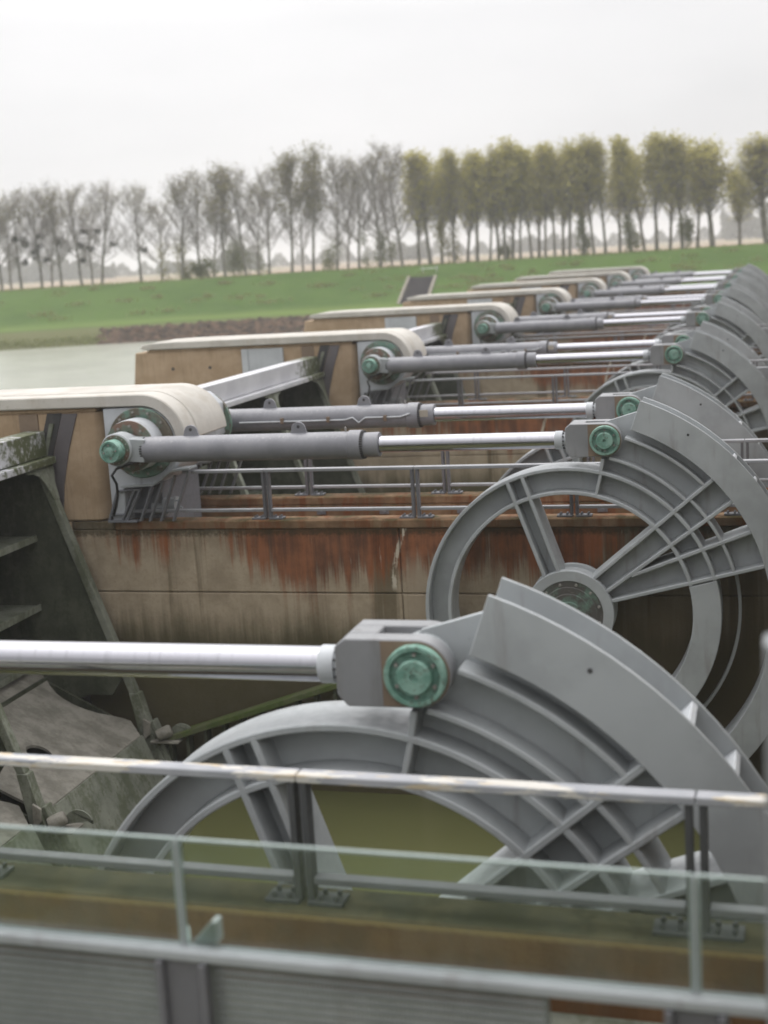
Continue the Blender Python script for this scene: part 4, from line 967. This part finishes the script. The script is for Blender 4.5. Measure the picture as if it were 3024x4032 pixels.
# shrubs under the trees
def blob_leaves(seed, w, h, n, s):
    r = random.Random(seed); mb = MB(); cl = [(r.gauss(0,w*0.28),r.gauss(0,w*0.28),h*r.uniform(0.2,0.8)) for _ in range(9)]
    for _ in range(n):
        c0 = Vector(r.choice(cl)); c = c0+Vector((r.gauss(0,w*0.13),r.gauss(0,w*0.13),r.gauss(0,h*0.13)))
        if c.z < 0.02: c.z = r.uniform(0.02,0.3)
        u = Vector((r.gauss(0,1),r.gauss(0,1),r.gauss(0,1))).normalized(); v = u.orthogonal().normalized(); q = s*r.uniform(0.6,1.3)
        mb.add([c-u*q, c+u*q, c+v*q*1.2], [(0,1,2)])
    return mb
shr = [(424,174,1.9,1.9,'leaf_green','low round bush on the far bank, left of a taller bush'),
       (446,174,2.6,3.0,'leaf_green','taller rounded bush on the far bank beside a low round bush'),
       (505,190,3.6,6.5,'leaf_green','small leafy tree behind the bare poplars, left of its twin'),
       (540,192,3.6,6.3,'leaf_green','small leafy tree behind the bare poplars, right of its twin'),
       (398,182,3.4,6.2,'leaf_olive','small olive tree right beside the trunk of a bare poplar'),
       (712,192,3.8,6.0,'leaf_green','small leafy tree behind the middle bare poplars'),
       (820,178,2.4,5.2,'leaf_green','upright shrub around the trunk of the tall bare poplar before the leafy ones'),
       (970,180,3.2,6.0,'leaf_olive','pale shrub among the first leafy poplars'),
       (1259,179,2.0,5.6,'leaf_green','upright shrub between two leafy poplars, widest of the right-hand shrubs'),
       (1364,177,2.0,5.4,'leaf_green','dark upright shrub around a poplar trunk, middle of the right-hand shrubs'),
       (1483,177,1.8,4.6,'leaf_green','dark upright shrub at right, nearest the broad pale poplar'),
       (1094,182,1.3,2.2,'leaf_green','small bush at the foot of a leafy poplar')]
for i, (u, D, w, h, mt, lab) in enumerate(shr):
    b = bank(pxL(u,D), D, bz(D)-0.1); t = thing('shrub', b, lab, 'shrub')
    part('leaves', blob_leaves(40+i, w, h, 1500 if h > 3 else 900, 0.12).moved(lambda p, b=b: p+b), M[mt], t, recalc=False, smooth=False)
    mb = MB(); mb.tube([b+Vector((0,0,-0.2)), b+Vector((0.05,0,h*0.4)), b+Vector((0.1,0.05,h*0.7))],[0.08,0.06,0.02],6); part('stem', mb, M['bark'], t)
# far woods fading into the haze
m = MB(); r = random.Random(77)
def wood(u0, u1, D, h, n, wob=0.35):
    for i in range(n):
        u = r.uniform(u0,u1); hh = h*(1-wob*(0.5+0.5*math.sin(u*0.13+D)))*r.uniform(0.75,1.08)
        dd = D+r.uniform(-14,14); c = bank(pxL(u,dd), dd, -2.4); z = hh*r.random()**0.7
        s = r.uniform(0.35,0.9)*D/500; a = r.uniform(0,6.28); uu = Vector((math.cos(a),math.sin(a),r.uniform(-.3,.3)))*s; vv = Vector((r.uniform(-.3,.3),r.uniform(-.3,.3),1))*s
        c = c+Vector((0,0,z)); m.add([c-uu-vv*0.6, c+uu-vv*0.6, c+vv], [(0,1,2)])
wood(-60,205,760,13.5,5200); wood(205,250,700,8,500); wood(-60,1720,900,8.5,9000,0.8); wood(470,570,600,9.0,1100); wood(830,930,640,8.5,1500); wood(1100,1250,760,8.5,1600); wood(1560,1700,700,15,2600); wood(340,420,760,6,700)
tag(solo('distant_woods', m, M['leaf_far'], smooth=False, recalc=False), 'hazy woods and hedges beyond the fields', 'woods', kind='stuff')

# ------------------------------------------------------------------ haze, sky, sun, camera
hz = MB(); hz.box(-1900,1900,-600,2000,-14.6,18)
hm = bpy.data.materials.new('haze'); hm.use_nodes = True; nt = hm.node_tree
nt.nodes.remove(nt.nodes['Principled BSDF']); pv = nt.nodes.new('ShaderNodeVolumePrincipled')
pv.inputs['Color'].default_value = (0.97,0.975,0.985,1); pv.inputs['Density'].default_value = 0.0006; pv.inputs['Anisotropy'].default_value = 0.0
nt.links.new(pv.outputs[0], nt.nodes['Material Output'].inputs['Volume'])
tag(solo('haze', hz, hm, smooth=False), 'pale haze over the fields', 'haze', kind='stuff')

w = bpy.data.worlds.new('World'); sc.world = w; w.use_nodes = True; nt = w.node_tree
for n in list(nt.nodes): nt.nodes.remove(n)
N = nt.nodes.new; Lk = nt.links.new
out = N('ShaderNodeOutputWorld'); add = N('ShaderNodeAddShader'); b1 = N('ShaderNodeBackground'); b2 = N('ShaderNodeBackground')
sky = N('ShaderNodeTexSky'); sky.sky_type = 'NISHITA'; sky.sun_disc = False; sky.sun_elevation = R(61); sky.sun_rotation = R(-53); sky.dust_density = 4
hs = N('ShaderNodeHueSaturation'); hs.inputs['Saturation'].default_value = 0.12; Lk(sky.outputs[0], hs.inputs['Color']); Lk(hs.outputs[0], b1.inputs[0]); b1.inputs[1].default_value = 0.05
tc = N('ShaderNodeTexCoord'); sp = N('ShaderNodeSeparateXYZ'); Lk(tc.outputs['Generated'], sp.inputs[0])
mr = N('ShaderNodeMapRange'); mr.inputs['From Min'].default_value = 0.16; mr.inputs['From Max'].default_value = 1.0; mr.inputs['To Min'].default_value = 0.655; mr.inputs['To Max'].default_value = 3.2; Lk(sp.outputs[2], mr.inputs[0])
mp = N('ShaderNodeMapping'); mp.inputs['Scale'].default_value = (1.6,1.6,5.0); Lk(tc.outputs['Generated'], mp.inputs[0])
ns = N('ShaderNodeTexNoise'); ns.inputs['Scale'].default_value = 1.5; ns.inputs['Detail'].default_value = 4; ns.inputs['Roughness'].default_value = 0.5; Lk(mp.outputs[0], ns.inputs['Vector'])
cr = N('ShaderNodeMapRange'); cr.inputs['From Min'].default_value = 0.3; cr.inputs['From Max'].default_value = 0.7; cr.inputs['To Min'].default_value = 0.89; cr.inputs['To Max'].default_value = 1.08; Lk(ns.outputs['Fac'], cr.inputs[0])
mu = N('ShaderNodeMath'); mu.operation = 'MULTIPLY'; Lk(mr.outputs[0], mu.inputs[0]); Lk(cr.outputs[0], mu.inputs[1])
mc = N('ShaderNodeMix'); mc.data_type = 'RGBA'; mc.inputs[6].default_value = (0.985,0.985,1.0,1); mc.inputs[7].default_value = (1.0,0.975,0.975,1); Lk(ns.outputs['Fac'], mc.inputs['Factor'])
dt = N('ShaderNodeVectorMath'); dt.operation = 'DOT_PRODUCT'; Lk(tc.outputs['Generated'], dt.inputs[0]); dt.inputs[1].default_value = (-0.30,0.95,0.0)
az = N('ShaderNodeMapRange'); az.inputs['From Min'].default_value = -1; az.inputs['From Max'].default_value = 1; az.inputs['To Min'].default_value = 0.50; az.inputs['To Max'].default_value = 1.10; Lk(dt.outputs['Value'], az.inputs[0])
m3 = N('ShaderNodeMath'); m3.operation = 'MULTIPLY'; Lk(mu.outputs[0], m3.inputs[0]); Lk(az.outputs[0], m3.inputs[1])
Lk(mc.outputs[2], b2.inputs[0]); Lk(m3.outputs[0], b2.inputs[1]); Lk(b1.outputs[0], add.inputs[0]); Lk(b2.outputs[0], add.inputs[1]); Lk(add.outputs[0], out.inputs[0])

sd = bpy.data.lights.new('sun', 'SUN'); sd.energy = 0.8; sd.angle = R(25); sd.color = (1.0,0.96,0.90)
so = bpy.data.objects.new('sun', sd); COL.objects.link(so)
sdir = Vector((-0.40,0.30,0.9)).normalized(); so.rotation_euler = sdir.to_track_quat('Z','Y').to_euler()

cam = bpy.data.cameras.new('camera'); co = bpy.data.objects.new('camera', cam); COL.objects.link(co); sc.camera = co
cam.sensor_fit = 'VERTICAL'; cam.sensor_height = 36.0; cam.lens = 3000/2212*36; cam.clip_start = 0.05; cam.clip_end = 6000
UP = Vector((0,0,1))
f = (FWD*math.cos(PITCH)-UP*math.sin(PITCH)); u = (UP*math.cos(PITCH)+FWD*math.sin(PITCH))
X = RIGHT*math.cos(ROLL)-u*math.sin(ROLL); Yv = RIGHT*math.sin(ROLL)+u*math.cos(ROLL)
co.matrix_world = Matrix(((X.x,Yv.x,-f.x,0),(X.y,Yv.y,-f.y,0),(X.z,Yv.z,-f.z,0),(0,0,0,1)))
cam.dof.use_dof = True; cam.dof.focus_distance = 17.5; cam.dof.aperture_fstop = 0.88

sc.render.engine = 'CYCLES'
sc.cycles.use_denoising = True
sc.cycles.max_bounces = 6; sc.cycles.diffuse_bounces = 3; sc.cycles.glossy_bounces = 3; sc.cycles.transparent_max_bounces = 12; sc.cycles.volume_bounces = 1
sc.view_settings.view_transform = 'Standard'; sc.view_settings.look = 'None'; sc.view_settings.exposure = 0; sc.view_settings.gamma = 1
